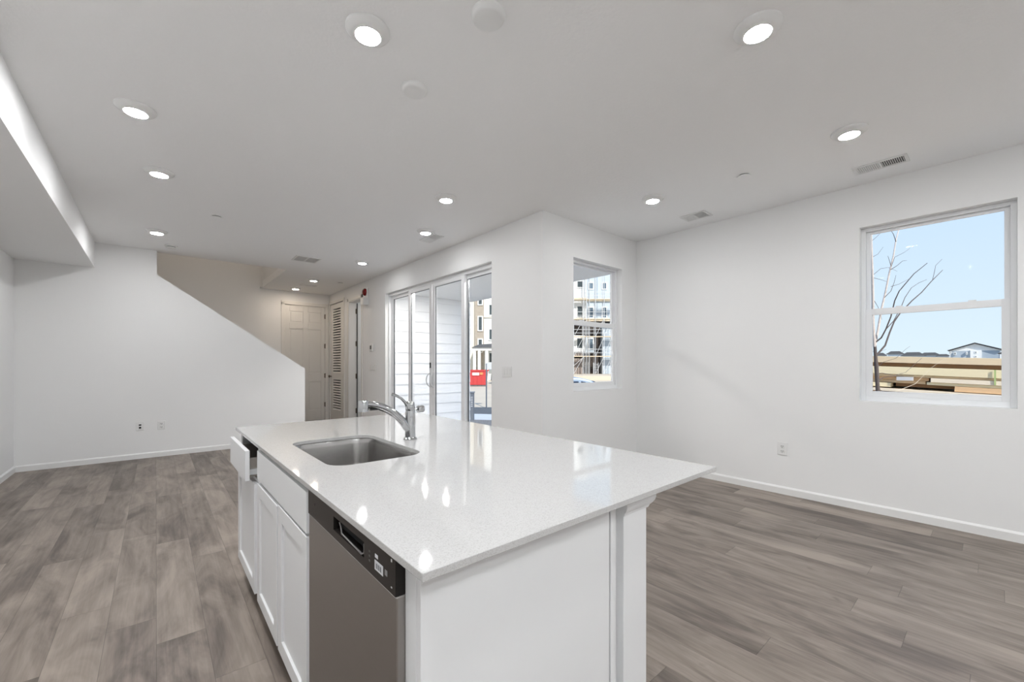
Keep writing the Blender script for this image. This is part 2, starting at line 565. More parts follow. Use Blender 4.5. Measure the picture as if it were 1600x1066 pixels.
# stairwell
struct(box('wall_stair', WALL, -0.12, 1.64, 9.95, 10.26, 0, 4.6), 'shaded grey stairwell wall seen over the sloping cut', 'wall')
struct(box('wall_stairwell', WALL, -0.12, 0.011, 7.852, 9.95, 0, 4.6), 'side wall at the head of the stairs', 'wall')
b = MB()
b.box(1.6905, 1.81, 7.70, 10.26, H + 0.13, 4.6)
b.box(-0.12, 1.69, 7.70, 7.852, H + 0.13, 4.6)
b.box(1.6405, 1.69, 9.95, 10.11, H + 0.0005, 4.6)
struct(b.build('wall_upper', WALL), 'upper shaft walls around the stairwell opening', 'wall')
st = MB()
n_st = 13
for i in range(n_st):
    x1 = 1.80 - i * 0.137
    st.box(x1 - 0.137, x1, 7.855, 9.948, 0 if i < 1 else 0.0, 0.165 * (i + 1) * 0.86)
tag(st.build('staircase', mat('stair_carpet', (0.30, 0.27, 0.24), 0.95, bump=0.5, bscale=300)), 'carpeted stairs rising to the left behind the sloping half wall', 'stairs', kind='structure')

# baseboards
def baseboard(name, axis, p, s, u0, u1):
    """axis 'X': board on plane x = p growing in direction s"""
    prof = [(p, 0.0), (p + s * 0.014, 0.0), (p + s * 0.014, 0.062), (p + s * 0.006, 0.072), (p, 0.078)]
    if axis == 'X':
        o = MB().prism([(a, z) for a, z in prof], 'Y', u0, u1)
    else:
        o = MB().prism([(a, z) for a, z in prof], 'X', u0, u1)
    return struct(o.build(name, TRIM), None, None)
baseboard('baseboard_left', 'X', XL, 1, YB, YF)
baseboard('baseboard_far', 'Y', YF, -1, XL + 0.014, 1.9445)
baseboard('baseboard_right', 'X', XR, -1, YB, YW)
baseboard('baseboard_window', 'Y', YW, -1, XS, XR - 0.014)
baseboard('baseboard_patio', 'X', XS, -1, YW, S_Y0)
baseboard('baseboard_patio', 'X', XS, -1, S_Y1, D_Y0 - 0.065)
baseboard('baseboard_back', 'Y', YB, 1, XL + 0.014, XR - 0.014)
baseboard('baseboard_hall', 'Y', YE, -1, 1.64, 2.06)

# ------------------------------------------------------------------ windows
def frame_boxes(b, axis, p0, p1, ua, ub, za, zb, t, tb=None, tt=None):
    """rectangular ring of members, t wide, between planes p0 and p1"""
    tb = t if tb is None else tb
    tt = t if tt is None else tt
    def bx(a, c_, z0, z1):
        if axis == 'X': b.box(p0, p1, a, c_, z0, z1)
        else: b.box(a, c_, p0, p1, z0, z1)
    bx(ua, ua + t, za, zb)
    bx(ub - t, ub, za, zb)
    bx(ua + t, ub - t, za, za + tb)
    bx(ua + t, ub - t, zb - tt, zb)
    return b

def pane(parent, axis, p, ua, ub, za, zb):
    b = MB()
    if axis == 'X': b.box(p - 0.003, p + 0.003, ua, ub, za, zb)
    else: b.box(ua, ub, p - 0.003, p + 0.003, za, zb)
    return b.build('pane', GLASS, parent)

def double_hung(name, axis, wall, s, ua, ub, za, zb, zm, label):
    """s: +1 outside lies on the + side of the axis"""
    r = empty(name, (wall, (ua + ub) / 2, za) if axis == 'X' else ((ua + ub) / 2, wall, za))
    struct(r, label, 'window')
    org = Vector(r.location)
    def q(b, nm, m, par, bevel=0.0):
        o = b.build(nm, m, par, bevel=bevel)
        for v in o.data.vertices: v.co -= org if par is r else Vector((0, 0, 0))
        return o
    b = MB(); f0, f1 = wall + s * 0.075, wall + s * 0.145
    frame_boxes(b, axis, min(f0, f1), max(f0, f1), ua, ub, za, zb, 0.032, 0.045, 0.03)
    fr = q(b, 'frame', VINYL, r, 0.002)
    # upper sash (outer track)
    g0, g1 = wall + s * 0.112, wall + s * 0.135
    b = MB(); frame_boxes(b, axis, min(g0, g1), max(g0, g1), ua + 0.032, ub - 0.032, zm - 0.022, zb - 0.03, 0.030, 0.045, 0.022)
    us = q(b, 'upper_sash', VINYL, r, 0.002)
    p = pane(us, axis, wall + s * 0.124, ua + 0.055, ub - 0.055, zm + 0.01, zb - 0.045)
    for v in p.data.vertices: v.co -= org
    # lower sash (inner track)
    g0, g1 = wall + s * 0.084, wall + s * 0.110
    b = MB(); frame_boxes(b, axis, min(g0, g1), max(g0, g1), ua + 0.032, ub - 0.032, za + 0.045, zm + 0.030, 0.044, 0.044, 0.055)
    ls = q(b, 'lower_sash', VINYL, r, 0.002)
    p = pane(ls, axis, wall + s * 0.098, ua + 0.070, ub - 0.070, za + 0.08, zm - 0.02)
    for v in p.data.vertices: v.co -= org
    # thin dark glazing gaskets
    b = MB()
    k0, k1 = wall + s * 0.0835, wall + s * 0.0838
    for fr_ in (0.25, 0.72):
        u = ua + (ub - ua) * fr_
        if axis == 'X': b2 = MB().box(min(k0, k0 + s * 0.02), max(k0, k0 + s * 0.02), u - 0.022, u + 0.022, zm + 0.030, zm + 0.040)
        else: b2 = MB().box(u - 0.022, u + 0.022, min(k0, k0 + s * 0.02), max(k0, k0 + s * 0.02), zm + 0.030, zm + 0.040)
        o = b2.build('sash_lock', VINYL, ls)
        for v in o.data.vertices: v.co -= org
    return r

double_hung('window_1', 'X', XR, 1, R_Y0, R_Y1, R_Z0, R_Z1, 1.775, 'white double hung window in the right wall, sky and lumber outside')
double_hung('window_2', 'Y', YW, 1, W_X0, W_X1, W_Z0, W_Z1, 1.790, 'white double hung window in the short wall, scaffolding outside')

# ------------------------------------------------------------------ sliding patio door
pd = empty('door_1', (XS + 0.09, (S_Y0 + S_Y1) / 2, 0))
struct(pd, 'white four panel sliding glass patio door', 'door')
def sub(o, org=None):
    """mesh built in world coordinates, hung under a parent that stands away from the origin"""
    p = o.parent
    w = Vector((0, 0, 0))
    while p is not None:
        w += Vector(p.location); p = p.parent
    for v in o.data.vertices: v.co -= w
    return o
def under(parent, b, name, m, bevel=0.0, smooth=False):
    o = b.build(name, m, parent, bevel=bevel, smooth=smooth)
    return sub(o)
b = MB()
frame_boxes(b, 'X', XS + 0.055, XS + 0.148, S_Y0, S_Y1, 0.0, S_Z1, 0.035, 0.03, 0.045)
under(pd, b, 'frame', VINYL, 0.002)
edges = [(3.990, 4.700), (4.630, 5.480), (5.492, 6.250), (6.180, 6.980)]
for i, (ya, yb) in enumerate(edges):
    slide = i in (1, 2)
    x0, x1 = (XS + 0.060, XS + 0.096) if slide else (XS + 0.104, XS + 0.138)
    b = MB()
    t0 = 0.075
    frame_boxes(b, 'X', x0, x1, ya, yb, 0.03, S_Z1 - 0.045, t0, 0.10, 0.052)
    pn = under(pd, b, 'sliding_panel' if slide else 'fixed_panel', VINYL, 0.003)
    g = MB().box((x0 + x1) / 2 - 0.003, (x0 + x1) / 2 + 0.003, ya + t0 - 0.008, yb - t0 + 0.008, 0.125, S_Z1 - 0.09)
    sub(g.build('pane', GLASS, pn))
    k = MB()
    if slide:
        k.box(x0 + 0.010, x0 + 0.026, ya + t0 - 0.001, ya + t0 + 0.006, 0.13, S_Z1 - 0.097)
        k.box(x0 + 0.010, x0 + 0.026, yb - t0 - 0.006, yb - t0 + 0.001, 0.13, S_Z1 - 0.097)
        k.box(x0 + 0.010, x0 + 0.026, ya + t0, yb - t0, S_Z1 - 0.102, S_Z1 - 0.096)
    else:
        k.box(x0 + 0.006, x0 + 0.026, yb - t0 - 0.008, yb - t0 + 0.001, 0.13, S_Z1 - 0.097)
        k.box(x0 + 0.006, x0 + 0.026, ya + t0, yb - t0, S_Z1 - 0.102, S_Z1 - 0.096)
    sub(k.build('gasket', GASKET, pn))
    if i == 1:
        hb = MB()
        hx = x0
        hy = yb - 0.038
        pts = []
        for k_ in range(9):
            a = PI * k_ / 8
            pts.append((hx - 0.055 * math.sin(a), hy, 1.075 + 0.10 * math.cos(a)))
        hb.tube(pts, 0.008, 10)
        hb.tube([(hx - 0.006, hy, 0.965), (hx - 0.006, hy, 1.185)], 0.012, 10)
        sub(hb.build('handle', METALG, pn, smooth=True))
    if i == 2:
        hb = MB()
        hx = x0
        hy = ya + 0.038
        pts = []
        for k_ in range(9):
            a = PI * k_ / 8
            pts.append((hx - 0.055 * math.sin(a), hy + 0.03 * math.sin(a), 1.075 + 0.10 * math.cos(a)))
        hb.tube(pts, 0.008, 10)
        hb.tube([(hx - 0.006, hy, 0.965), (hx - 0.006, hy, 1.185)], 0.012, 10)
        sub(hb.build('handle', METALG, pn, smooth=True))
        lk = MB().box(x0 - 0.012, x0 + 0.001, hy - 0.012, hy + 0.012, 1.255, 1.335)
        sub(lk.build('latch', BLACKP, pn, bevel=0.003))

# ------------------------------------------------------------------ hall doors
def hinge(parent, x, y, z, axis):
    b = MB()
    b.lathe([(0.008, -0.055), (0.008, 0.055)], (x, y, z), 10)
    if axis == 'X':
        b.box(x - 0.001, x + 0.003, y - 0.018, y + 0.018, z - 0.05, z + 0.05)
    else:
        b.box(x - 0.018, x + 0.018, y - 0.001, y + 0.003, z - 0.05, z + 0.05)
    return sub(b.build('hinge', BRONZE, parent))

# six-panel entry door in the end wall
d2 = empty('door_2', (2.557, YE, 0))
struct(d2, 'white six panel door closing the end of the hall', 'door')
b = MB()
dx0, dx1, dzt = 2.145, 2.972, 2.622
b.box(dx0, dx1, YE + 0.022, YE + 0.060, 0.035, dzt)
yf = YE + 0.022
xs = [dx0, dx0 + 0.085, dx0 + 0.355, dx0 + 0.465, dx0 + 0.735, dx1]
zs = [0.035, 0.27, 0.92, 1.11, 2.03, 2.17, 2.50, dzt]
rows = [(0.27, 0.92), (1.11, 2.10), (2.235, 2.49)]
cols = [(dx0 + 0.085, dx0 + 0.365), (dx0 + 0.462, dx0 + 0.742)]
# raised stiles and rails around sunk panels
b.box(dx0, cols[0][0], yf - 0.012, yf, 0.035, dzt)
b.box(cols[0][1], cols[1][0], yf - 0.012, yf, 0.035, dzt)
b.box(cols[1][1], dx1, yf - 0.012, yf, 0.035, dzt)
prev = 0.035
for (za, zb) in rows + [(dzt, dzt)]:
    for (xa, xb) in cols:
        b.box(xa, xb, yf - 0.012, yf, prev, za)
    prev = zb
for (za, zb) in rows:
    for (xa, xb) in cols:
        b.prism([(xa + 0.03, za + 0.03), (xb - 0.03, za + 0.03), (xb - 0.03, zb - 0.03), (xa + 0.03, zb - 0.03)], 'Y', yf - 0.008, yf)
slab = under(d2, b, 'door_slab', DOORW, 0.003)
b = MB()
b.box(2.065, 2.125, YE - 0.016, YE, 0, 2.665)
b.box(2.985, 3.045, YE - 0.016, YE, 0, 2.665)
b.box(2.065, 3.045, YE - 0.016, YE, 2.635, 2.700)
b.box(2.125, 2.143, YE - 0.010, YE + 0.05, 0, 2.640)
b.box(2.974, 2.990, YE - 0.010, YE + 0.05, 0, 2.640)
b.box(2.125, 2.990, YE - 0.010, YE + 0.05, 2.624, 2.640)
under(d2, b, 'casing', DOORW, 0.003)
for z in (2.412, 1.732, 1.051, 0.385): hinge(d2, 2.976, YE - 0.004, z, 'Y')
under(d2, MB().box(2.13, 2.985, YE + 0.0, YE + 0.09, 0.0, 0.034), 'threshold', mat('threshold_dark', (0.03, 0.02, 0.018), 0.5))
b = MB().box(2.10, 3.02, 10.262, 10.30, 0.0, 2.70)
under(d2, b, 'outer_face', DOORW)

# louvered closet door
d3 = empty('door_3', (XS, (L_Y0 + L_Y1) / 2, 0))
struct(d3, 'white louvered closet door at the hall corner', 'door')
b = MB()
x0, x1 = XS + 0.006, XS + 0.040
ya, yb = L_Y0 + 0.012, L_Y1 - 0.012
top = 2.672
b.box(x0, x1, ya, ya + 0.20, 0.02, top)
b.box(x0, x1, yb - 0.17, yb, 0.02, top)
for (za, zb) in ((0.02, 0.285), (0.965, 1.115), (2.565, top)):
    b.box(x0, x1, ya + 0.20, yb - 0.17, za, zb)
under(d3, b, 'door_slab', DOORW, 0.002)
b = MB()
def slats(za, zb, n):
    p = (zb - za) / n
    for i in range(n):
        z = za + i * p
        b.prism([(x0 + 0.003, z + 0.004), (x0 + 0.010, z), (x0 + 0.024, z + p * 0.46), (x0 + 0.017, z + p * 0.56)], 'Y', ya + 0.20, yb - 0.17)
slats(0.285, 0.965, 12)
slats(1.115, 2.565, 25)
under(d3, b, 'louver_slats', DOORW)
b = MB()
b.box(XS - 0.014, XS, L_Y0 - 0.055, L_Y0 - 0.002, 0, 2.70)
b.box(XS - 0.014, XS, L_Y1 - 0.002, L_Y1 + 0.04, 0, 2.70)
b.box(XS - 0.014, XS, L_Y0 - 0.055, L_Y1 + 0.04, 2.685, 2.745)
under(d3, b, 'casing', DOORW, 0.002)
for z in (2.416, 1.734, 1.066, 0.426): hinge(d3, XS - 0.004, L_Y0 + 0.006, z, 'X')
b = MB().lathe([(0.012, 0.0), (0.012, -0.03), (0.026, -0.036), (0.030, -0.05), (0.024, -0.064), (0.008, -0.068)], (x0, yb - 0.06, 1.035), 16, 'X')
under(d3, b, 'knob', BRONZE, smooth=True)

# open door of the side room
d4 = empty('door_4', (XS, (D_Y0 + D_Y1) / 2, 0))
struct(d4, 'open white door standing inside the hall doorway', 'door')
b = MB()
b.box(XS - 0.014, XS, D_Y1 - 0.004, D_Y1 + 0.060, 0, 2.68)
b.box(XS - 0.014, XS, D_Y0 - 0.060, D_Y0 + 0.004, 0, 2.68)
b.box(XS - 0.014, XS, D_Y0 - 0.060, D_Y1 + 0.060, 2.620, 2.685)
b.box(XS - 0.004, 3.226, D_Y1 - 0.018, D_Y1, 0, 2.625)
b.box(XS - 0.004, 3.226, D_Y0, D_Y0 + 0.018, 0, 2.625)
b.box(XS - 0.004, 3.226, D_Y0 + 0.018, D_Y1 - 0.018, 2.607, 2.625)
under(d4, b, 'casing', DOORW, 0.002)
b = MB().box(3.245, 3.925, D_Y1 - 0.050, D_Y1 - 0.014, 0.02, 2.60)
under(d4, b, 'door_slab', TRIM, 0.003)
under(d4, MB().box(3.228, 3.244, D_Y1 - 0.030, D_Y1 - 0.018, 0.02, 2.60), 'shadow_gap', GASKET)
for z in (2.43, 1.745, 1.06, 0.33): hinge(d4, 3.222, D_Y1 - 0.022, z, 'Y')

# ================================================================== CEILING FITTINGS
def downlight(lm=None):
    r = empty('ceiling_light', (0, 0, H))
    MB().lathe([(0.103, 0.0), (0.103, -0.006), (0.099, -0.012), (0.080, -0.027), (0.066, -0.033), (0.059, -0.033), (0.0565, -0.030), (0.0565, -0.026)], seg=48).build('trim_ring', PLATE, r, smooth=True)
    MB().lathe([(0.056, -0.026), (0.056, -0.0325), (0.045, -0.035), (0.001, -0.037)], seg=40).build('diffuser', lm or LAMPM, r, smooth=True)
    return r
protos = {}
PORCH_Z = 2.61
LIGHTS = [
    (0.776, 1.972, 'round lit ceiling light, largest, at the top left of centre'),
    (2.187, 0.744, 'round lit ceiling light at the upper right, above the island end'),
    (-0.096, 3.525, 'round lit ceiling light nearest the left soffit, first of its row'),
    (0.022, 4.552, 'round lit ceiling light second in the row along the soffit'),
    (0.009, 6.600, 'round lit ceiling light near the far wall, last of the soffit row'),
    (2.130, 3.464, 'round lit ceiling light in the centre, in front of the patio door'),
    (2.473, 4.487, 'round lit ceiling light beside the small vent near the patio door'),
    (2.457, 6.473, 'round lit ceiling light between the return grille and the patio door'),
    (2.274, 8.439, 'nearer round lit ceiling light of the entry hall'),
    (2.234, 9.600, 'farthest round lit ceiling light, close to the panelled hall door'),
    (3.661, 2.172, 'round lit ceiling light left of the small vent by the right wall'),
    (3.638, 0.663, 'round lit ceiling light beside the long vent over the right window'),
    (0.776, -0.90, 'added round ceiling light behind the camera, over the kitchen aisle'),  # from here on the lamps are unseen, added as fill light
    (2.187, -1.15, 'added round ceiling light behind the camera, middle of the room'),
    (3.650, -1.15, 'added round ceiling light behind the camera, near the right wall'),
    (0.10, -1.90, 'added round ceiling light behind the camera, near the back wall'),
    (4.00, 8.10, 'added round ceiling light inside the side room'),  # unseen, added to light the face of the open door
    (0.90, 8.90, 'added round ceiling light high above the stairs'),  # unseen, added to lift the dark stairwell
    (-0.15, 2.34, 'added round ceiling light left of the camera, before the visible soffit row'),
    (-0.15, 1.35, 'added round ceiling light left of the camera, over the kitchen aisle'),
    (-0.15, 0.25, 'added round ceiling light just behind the camera at the left'),
    (-0.50, -1.10, 'added round ceiling light behind the camera by the left wall'),
    (1.30, -1.90, 'added round ceiling light behind the camera in the back row'),
    (3.345, 4.55, 'added round porch ceiling light nearest the small window'),  # this and the next two are added out of sight to brighten the siding
    (3.345, 5.50, 'added round porch ceiling light above the patio door'),
    (3.345, 6.15, 'added round porch ceiling light near the lap siding'),
]
for i, (x, y, lb) in enumerate(LIGHTS):
    if ('hall' in lb and 'return' not in lb) or 'stairs' in lb: lm = LAMPW
    elif 'porch' in lb: lm = LAMPP
    elif 'soffit' in lb or 'aisle' in lb: lm = LAMPL
    elif 'camera' in lb or 'porch' in lb: lm = LAMPK
    elif 'patio' in lb: lm = LAMPD
    else: lm = LAMPM
    if lm.name in protos: o = copy_tree(protos[lm.name])
    else: o = protos[lm.name] = downlight(lm)
    o.location = (x, y, PORCH_Z if 'porch' in lb else (4.6 if 'stairs' in lb else H))
    tag(o, lb, 'ceiling light', 'round ceiling lights')

def disc(name, x, y, r, t, m, label, cat, prof=None):
    b = MB().lathe(prof or [(r, 0.0), (r, -t * 0.35), (r * 0.93, -t * 0.8), (r * 0.80, -t), (0.001, -t * 1.02)], seg=40)
    o = b.build(name, m, smooth=True)
    o.location = (x, y, H)
    return tag(o, label, cat)
disc('smoke_detector', 1.162, 1.523, 0.078, 0.030, PLATE, 'plain round white smoke detector at the top of the ceiling', 'smoke detector')
disc('smoke_detector', 1.146, 2.211, 0.074, 0.028, PLATE, 'smaller round white detector right of the largest ceiling light', 'smoke detector')
def sprinkler(x, y, r, label):
    rt = empty('sprinkler_cover', (x, y, H))
    MB().lathe([(r * 0.80, 0.0), (r * 0.80, -0.008)], seg=28).build('collar', VENTD, rt)
    MB().lathe([(r, -0.008), (r, -0.0105), (0.001, -0.011)], seg=32).build('cover_plate', CEIL, rt, smooth=True)
    return tag(rt, label, 'sprinkler cover')
sprinkler(0.504, 5.540, 0.055, 'flush round sprinkler cover left of the faint ceiling plate')
sprinkler(3.810, 1.405, 0.050, 'flush round sprinkler cover between the two right hand ceiling lights')
sprinkler(2.770, 8.443, 0.058, 'flush round sprinkler cover above the hall doors')
disc('ceiling_plate', 1.249, 5.470, 0.070, 0.004, CEIL, 'faint painted blank plate on the ceiling before the return grille', 'blank plate')
sdr = empty('smoke_alarm', (0.159, 7.288, H))
MB().lathe([(0.072, 0.0), (0.072, -0.014), (0.055, -0.018)], seg=32).build('base', PLATE, sdr, smooth=True)
MB().lathe([(0.050, -0.018), (0.050, -0.026)], seg=32).build('sensor_gap', BLACKM, sdr)
MB().lathe([(0.062, -0.026), (0.058, -0.036), (0.001, -0.038)], seg=32).build('cap', PLATE, sdr, smooth=True)
tag(sdr, 'round smoke alarm with a dark slot near the far wall', 'smoke alarm')

def vent(x, y, w, l, label, split='Y', second_dark=True, n=11, both=False):
    """w along X, l along Y"""
    r = empty('ceiling_vent', (x, y, H))
    f = MB()
    b_ = 0.022
    hw, hl = w / 2, l / 2
    z0, z1 = -0.008, 0.0
    f.box(-hw, -hw + b_, -hl, hl, z0, z1); f.box(hw - b_, hw, -hl, hl, z0, z1)
    f.box(-hw + b_, hw - b_, -hl, -hl + b_, z0, z1); f.box(-hw + b_, hw - b_, hl - b_, hl, z0, z1)
    if split == 'Y': f.box(-hw + b_, hw - b_, -0.007, 0.007, z0, z1)
    else: f.box(-0.008, 0.008, -hl + b_, hl - b_, z0, z1)
    f.build('frame', VENTW, r, bevel=0.0015)
    MB().box(-hw + b_ / 2, hw - b_ / 2, -hl + b_ / 2, hl - b_ / 2, -0.0012, 0.0).build('backing', VENTD, r)
    s = MB()
    for half in (0, 1):
        if split == 'Y':
            a, c_ = (-hl + b_, -0.007) if half == 0 else (0.007, hl - b_)
            p = (c_ - a) / n
            for i in range(n):
                y0 = a + p * (i + 0.5)
                wd = 0.16 * p if half == 0 else 0.40 * p
                s.prism([(y0 - wd, -0.0025), (y0 + wd * 0.6, -0.0025), (y0 + wd, -0.0075), (y0 - wd * 0.6, -0.0075)], 'X', -hw + b_, hw - b_)
        else:
            a, c_ = (-hw + b_, -0.008) if half == 0 else (0.008, hw - b_)
            p = (c_ - a) / n
            for i in range(n):
                x0 = a + p * (i + 0.5)
                s.prism([(x0 - 0.36 * p, -0.0025), (x0 - 0.30 * p, -0.0025), (x0 + 0.1 * p, -0.0075), (x0 + 0.04 * p, -0.0075)], 'Y', -hl + b_, hl - b_)
    s.build('slats', VENTW, r)
    return tag(r, label, 'ceiling vent')
vent(4.432, 0.609, 0.175, 0.330, 'long slotted white ceiling vent above the right window')
vent(4.445, 2.125, 0.215, 0.275, 'half dark ceiling vent near the corner of the right wall', n=9)
vent(2.672, 4.695, 0.160, 0.355, 'small half dark ceiling vent above the patio door', n=9)
vent(1.750, 6.880, 0.345, 0.345, 'square double return air grille before the stairwell opening', split='X', n=10)
vent(2.360, 9.130, 0.300, 0.160, 'small ceiling vent between the two hall lights', split='Y', n=5)

# ================================================================== WALL FITTINGS
def wallplate(name, pos, face, w, h, label, cat, kind='duplex', gangs=1):
    """face: '-X' (on patio or right wall), '-Y' (far wall), '+X' (left wall)"""
    rz = {'-Y': 0.0, '-X': -PI / 2, '+X': PI / 2}[face]
    r = empty(name, pos, rz)
    MB().box(-w / 2, w / 2, -0.007, 0, -h / 2, h / 2).build('cover_plate', PLATE, r, bevel=0.003)
    if kind == 'duplex':
        for dz in (0.024, -0.024):
            o = MB().box(-0.018, 0.018, -0.010, -0.006, dz - 0.016, dz + 0.016).build('socket', PLATE, r, bevel=0.003)
            s = MB()
            s.box(-0.009, -0.005, -0.0108, -0.0098, dz - 0.004, dz + 0.008)
            s.box(0.005, 0.009, -0.0108, -0.0098, dz - 0.004, dz + 0.008)
            s.box(-0.003, 0.003, -0.0108, -0.0098, dz - 0.013, dz - 0.008)
            s.build('slots', SLOT, o)
    elif kind == 'media':
        o = MB().box(-0.022, 0.022, -0.009, -0.006, -0.040, 0.040).build('insert', PLATE, r, bevel=0.002)
        MB().box(-0.013, 0.013, -0.0105, -0.0085, 0.008, 0.026).build('data_jack', SLOTD, r)
        MB().lathe([(0.013, -0.0085), (0.013, -0.012), (0.001, -0.012)], (0, 0, -0.020), 16, 'Y').build('coax_jack', SLOTD, r)
    elif kind == 'switch':
        for g in range(gangs):
            cx_ = (g - (gangs - 1) / 2) * 0.052
            MB().box(cx_ - 0.018, cx_ + 0.018, -0.011, -0.006, -0.036, 0.036).build('rocker', PLATE, r, bevel=0.002)
    return tag(r, label, cat)
wallplate('wall_outlet', (XR, 1.408, 0.456), '-X', 0.086, 0.128, 'white duplex wall outlet low on the right wall', 'outlet')
wallplate('wall_jack', (-0.166, YF, 0.450), '-Y', 0.086, 0.120, 'white wall plate with two black jacks low on the far wall', 'wall plate', 'media')
wallplate('wall_outlet', (0.062, YF, 0.443), '-Y', 0.086, 0.120, 'white duplex wall outlet right of the jack plate', 'outlet')
wallplate('wall_outlet', (XL, 7.05, 0.47), '+X', 0.086, 0.125, 'white wall outlet on the left wall at the picture edge', 'outlet')
wallplate('light_switch', (XS, 3.668, 1.222), '-X', 0.170, 0.118, 'three gang switch plate right of the patio door', 'light switch', 'switch', 3)
wallplate('light_switch', (XS, 7.560, 1.250), '-X', 0.270, 0.115, 'wide switch plate under the thermostat', 'light switch', 'switch', 4)
t = empty('thermostat', (XS, 7.590, 1.62), -PI / 2)
MB().box(-0.075, 0.075, -0.028, 0, -0.070, 0.070).build('housing', PLATE, t, bevel=0.012)
MB().box(-0.045, 0.020, -0.0295, -0.027, -0.030, 0.040).build('screen', mat('lcd_screen', (0.05, 0.055, 0.06), 0.3), t)
tag(t, 'small white thermostat with a dark screen on the patio wall', 'thermostat')
a = empty('alarm_strobe', (XS, 7.860, 2.66), -PI / 2)
MB().box(-0.085, 0.085, -0.030, 0, -0.22, 0.11).build('back_box', PLATE, a, bevel=0.01)
MB().lathe([(0.070, -0.030), (0.070, -0.045), (0.055, -0.068), (0.025, -0.080), (0.001, -0.082)], (0, 0, 0.03), 28, 'Y').build('lens', RED, a, smooth=True)
MB().prism([(-0.085, -0.015), (0.085, -0.015), (0.085, -0.085), (0.060, -0.100), (-0.060, -0.100), (-0.085, -0.085)], 'Z', -0.22, -0.075).build('horn', PLATE, a, bevel=0.008)
tag(a, 'red and white fire alarm strobe high beside the hall doorway', 'fire alarm')

# ================================================================== THE ISLAND
CT0, CT1 = 0.8965, 0.914
IX0, IX1, IY0, IY1 = 0.3786, 1.6298, 0.699, 3.1016

def rrect(x0, x1, y0, y1, r, seg=8):
    pts = []
    for cx_, cy_, a0 in ((x1 - r, y1 - r, 0), (x0 + r, y1 - r, PI / 2), (x0 + r, y0 + r, PI), (x1 - r, y0 + r, 3 * PI / 2)):
        for k in range(seg + 1):
            a_ = a0 + PI / 2 * k / seg
            pts.append((cx_ + r * math.cos(a_), cy_ + r * math.sin(a_)))
    return pts
SX0, SX1, SY0, SY1, SR = 0.508, 0.908, 1.640, 2.315, 0.085

def slab_with_hole(outer, inner, z0, z1):
    bm = bmesh.new()
    loops = []
    eds = []
    for pts in (outer, inner):
        vs_ = [bm.verts.new((x, y, z1)) for x, y in pts]
        loops.append(vs_)
        for i in range(len(vs_)): eds.append(bm.edges.new((vs_[i], vs_[(i + 1) % len(vs_)])))
    bmesh.ops.triangle_fill(bm, use_beauty=True, use_dissolve=False, edges=eds)
    top = list(bm.faces)
    r = bmesh.ops.extrude_face_region(bm, geom=top)
    vv = [g for g in r['geom'] if isinstance(g, bmesh.types.BMVert)]
    bmesh.ops.translate(bm, verts=vv, vec=(0, 0, z0 - z1))
    return bm
mb = MB(); mb.bm.free()
mb.bm = slab_with_hole([(IX0, IY0), (IX1, IY0), (IX1, IY1), (IX0, IY1)], rrect(SX0, SX1, SY0, SY1, SR), CT0, CT1)
ct = mb.build('countertop', QUARTZ, bevel=0.0015, seg=2)
tag(ct, 'glossy white quartz island countertop with a sink cut out', 'countertop')

# sink bowl
sk = empty('kitchen_sink', ((SX0 + SX1) / 2, (SY0 + SY1) / 2, CT0 - 0.20))
def loft(loops, close=True):
    bm = bmesh.new()
    R = [[bm.verts.new(p) for p in lp] for lp in loops]
    n_ = len(R[0])
    for A, B in zip(R[:-1], R[1:]):
        for i in range(n_):
            j = (i + 1) % n_
            bm.faces.new((A[i], A[j], B[j], B[i]))
    if close: bm.faces.new(R[-1])
    return bm
def rl(inset, r, z):
    return [(x, y, z) for x, y in rrect(SX0 + inset, SX1 - inset, SY0 + inset, SY1 - inset, r)]
mb = MB(); mb.bm.free()
zt = CT0 - 0.0008
mb.bm = loft([rl(-0.022, 0.10, zt), rl(-0.012, 0.094, zt), rl(-0.010, 0.092, zt - 0.004), rl(-0.006, 0.088, zt - 0.03), rl(0.006, 0.080, zt - 0.13),
              rl(0.012, 0.074, zt - 0.165), rl(0.026, 0.062, zt - 0.184), rl(0.050, 0.045, zt - 0.192), rl(0.15, 0.02, zt - 0.196)])
bowl = under(sk, mb, 'bowl', SINKM, smooth=True)
for ed in bowl.data.polygons: ed.use_smooth = True
cxs, cys = (SX0 + SX1) / 2, (SY0 + SY1) / 2
b = MB().lathe([(0.048, 0.0), (0.048, 0.003), (0.036, 0.004), (0.030, -0.004), (0.001, -0.005)], (cxs, cys, zt - 0.197), 28)
under(sk, b, 'drain', CHROME, smooth=True)
tag(sk, 'undermount stainless steel sink set in the island countertop', 'sink')

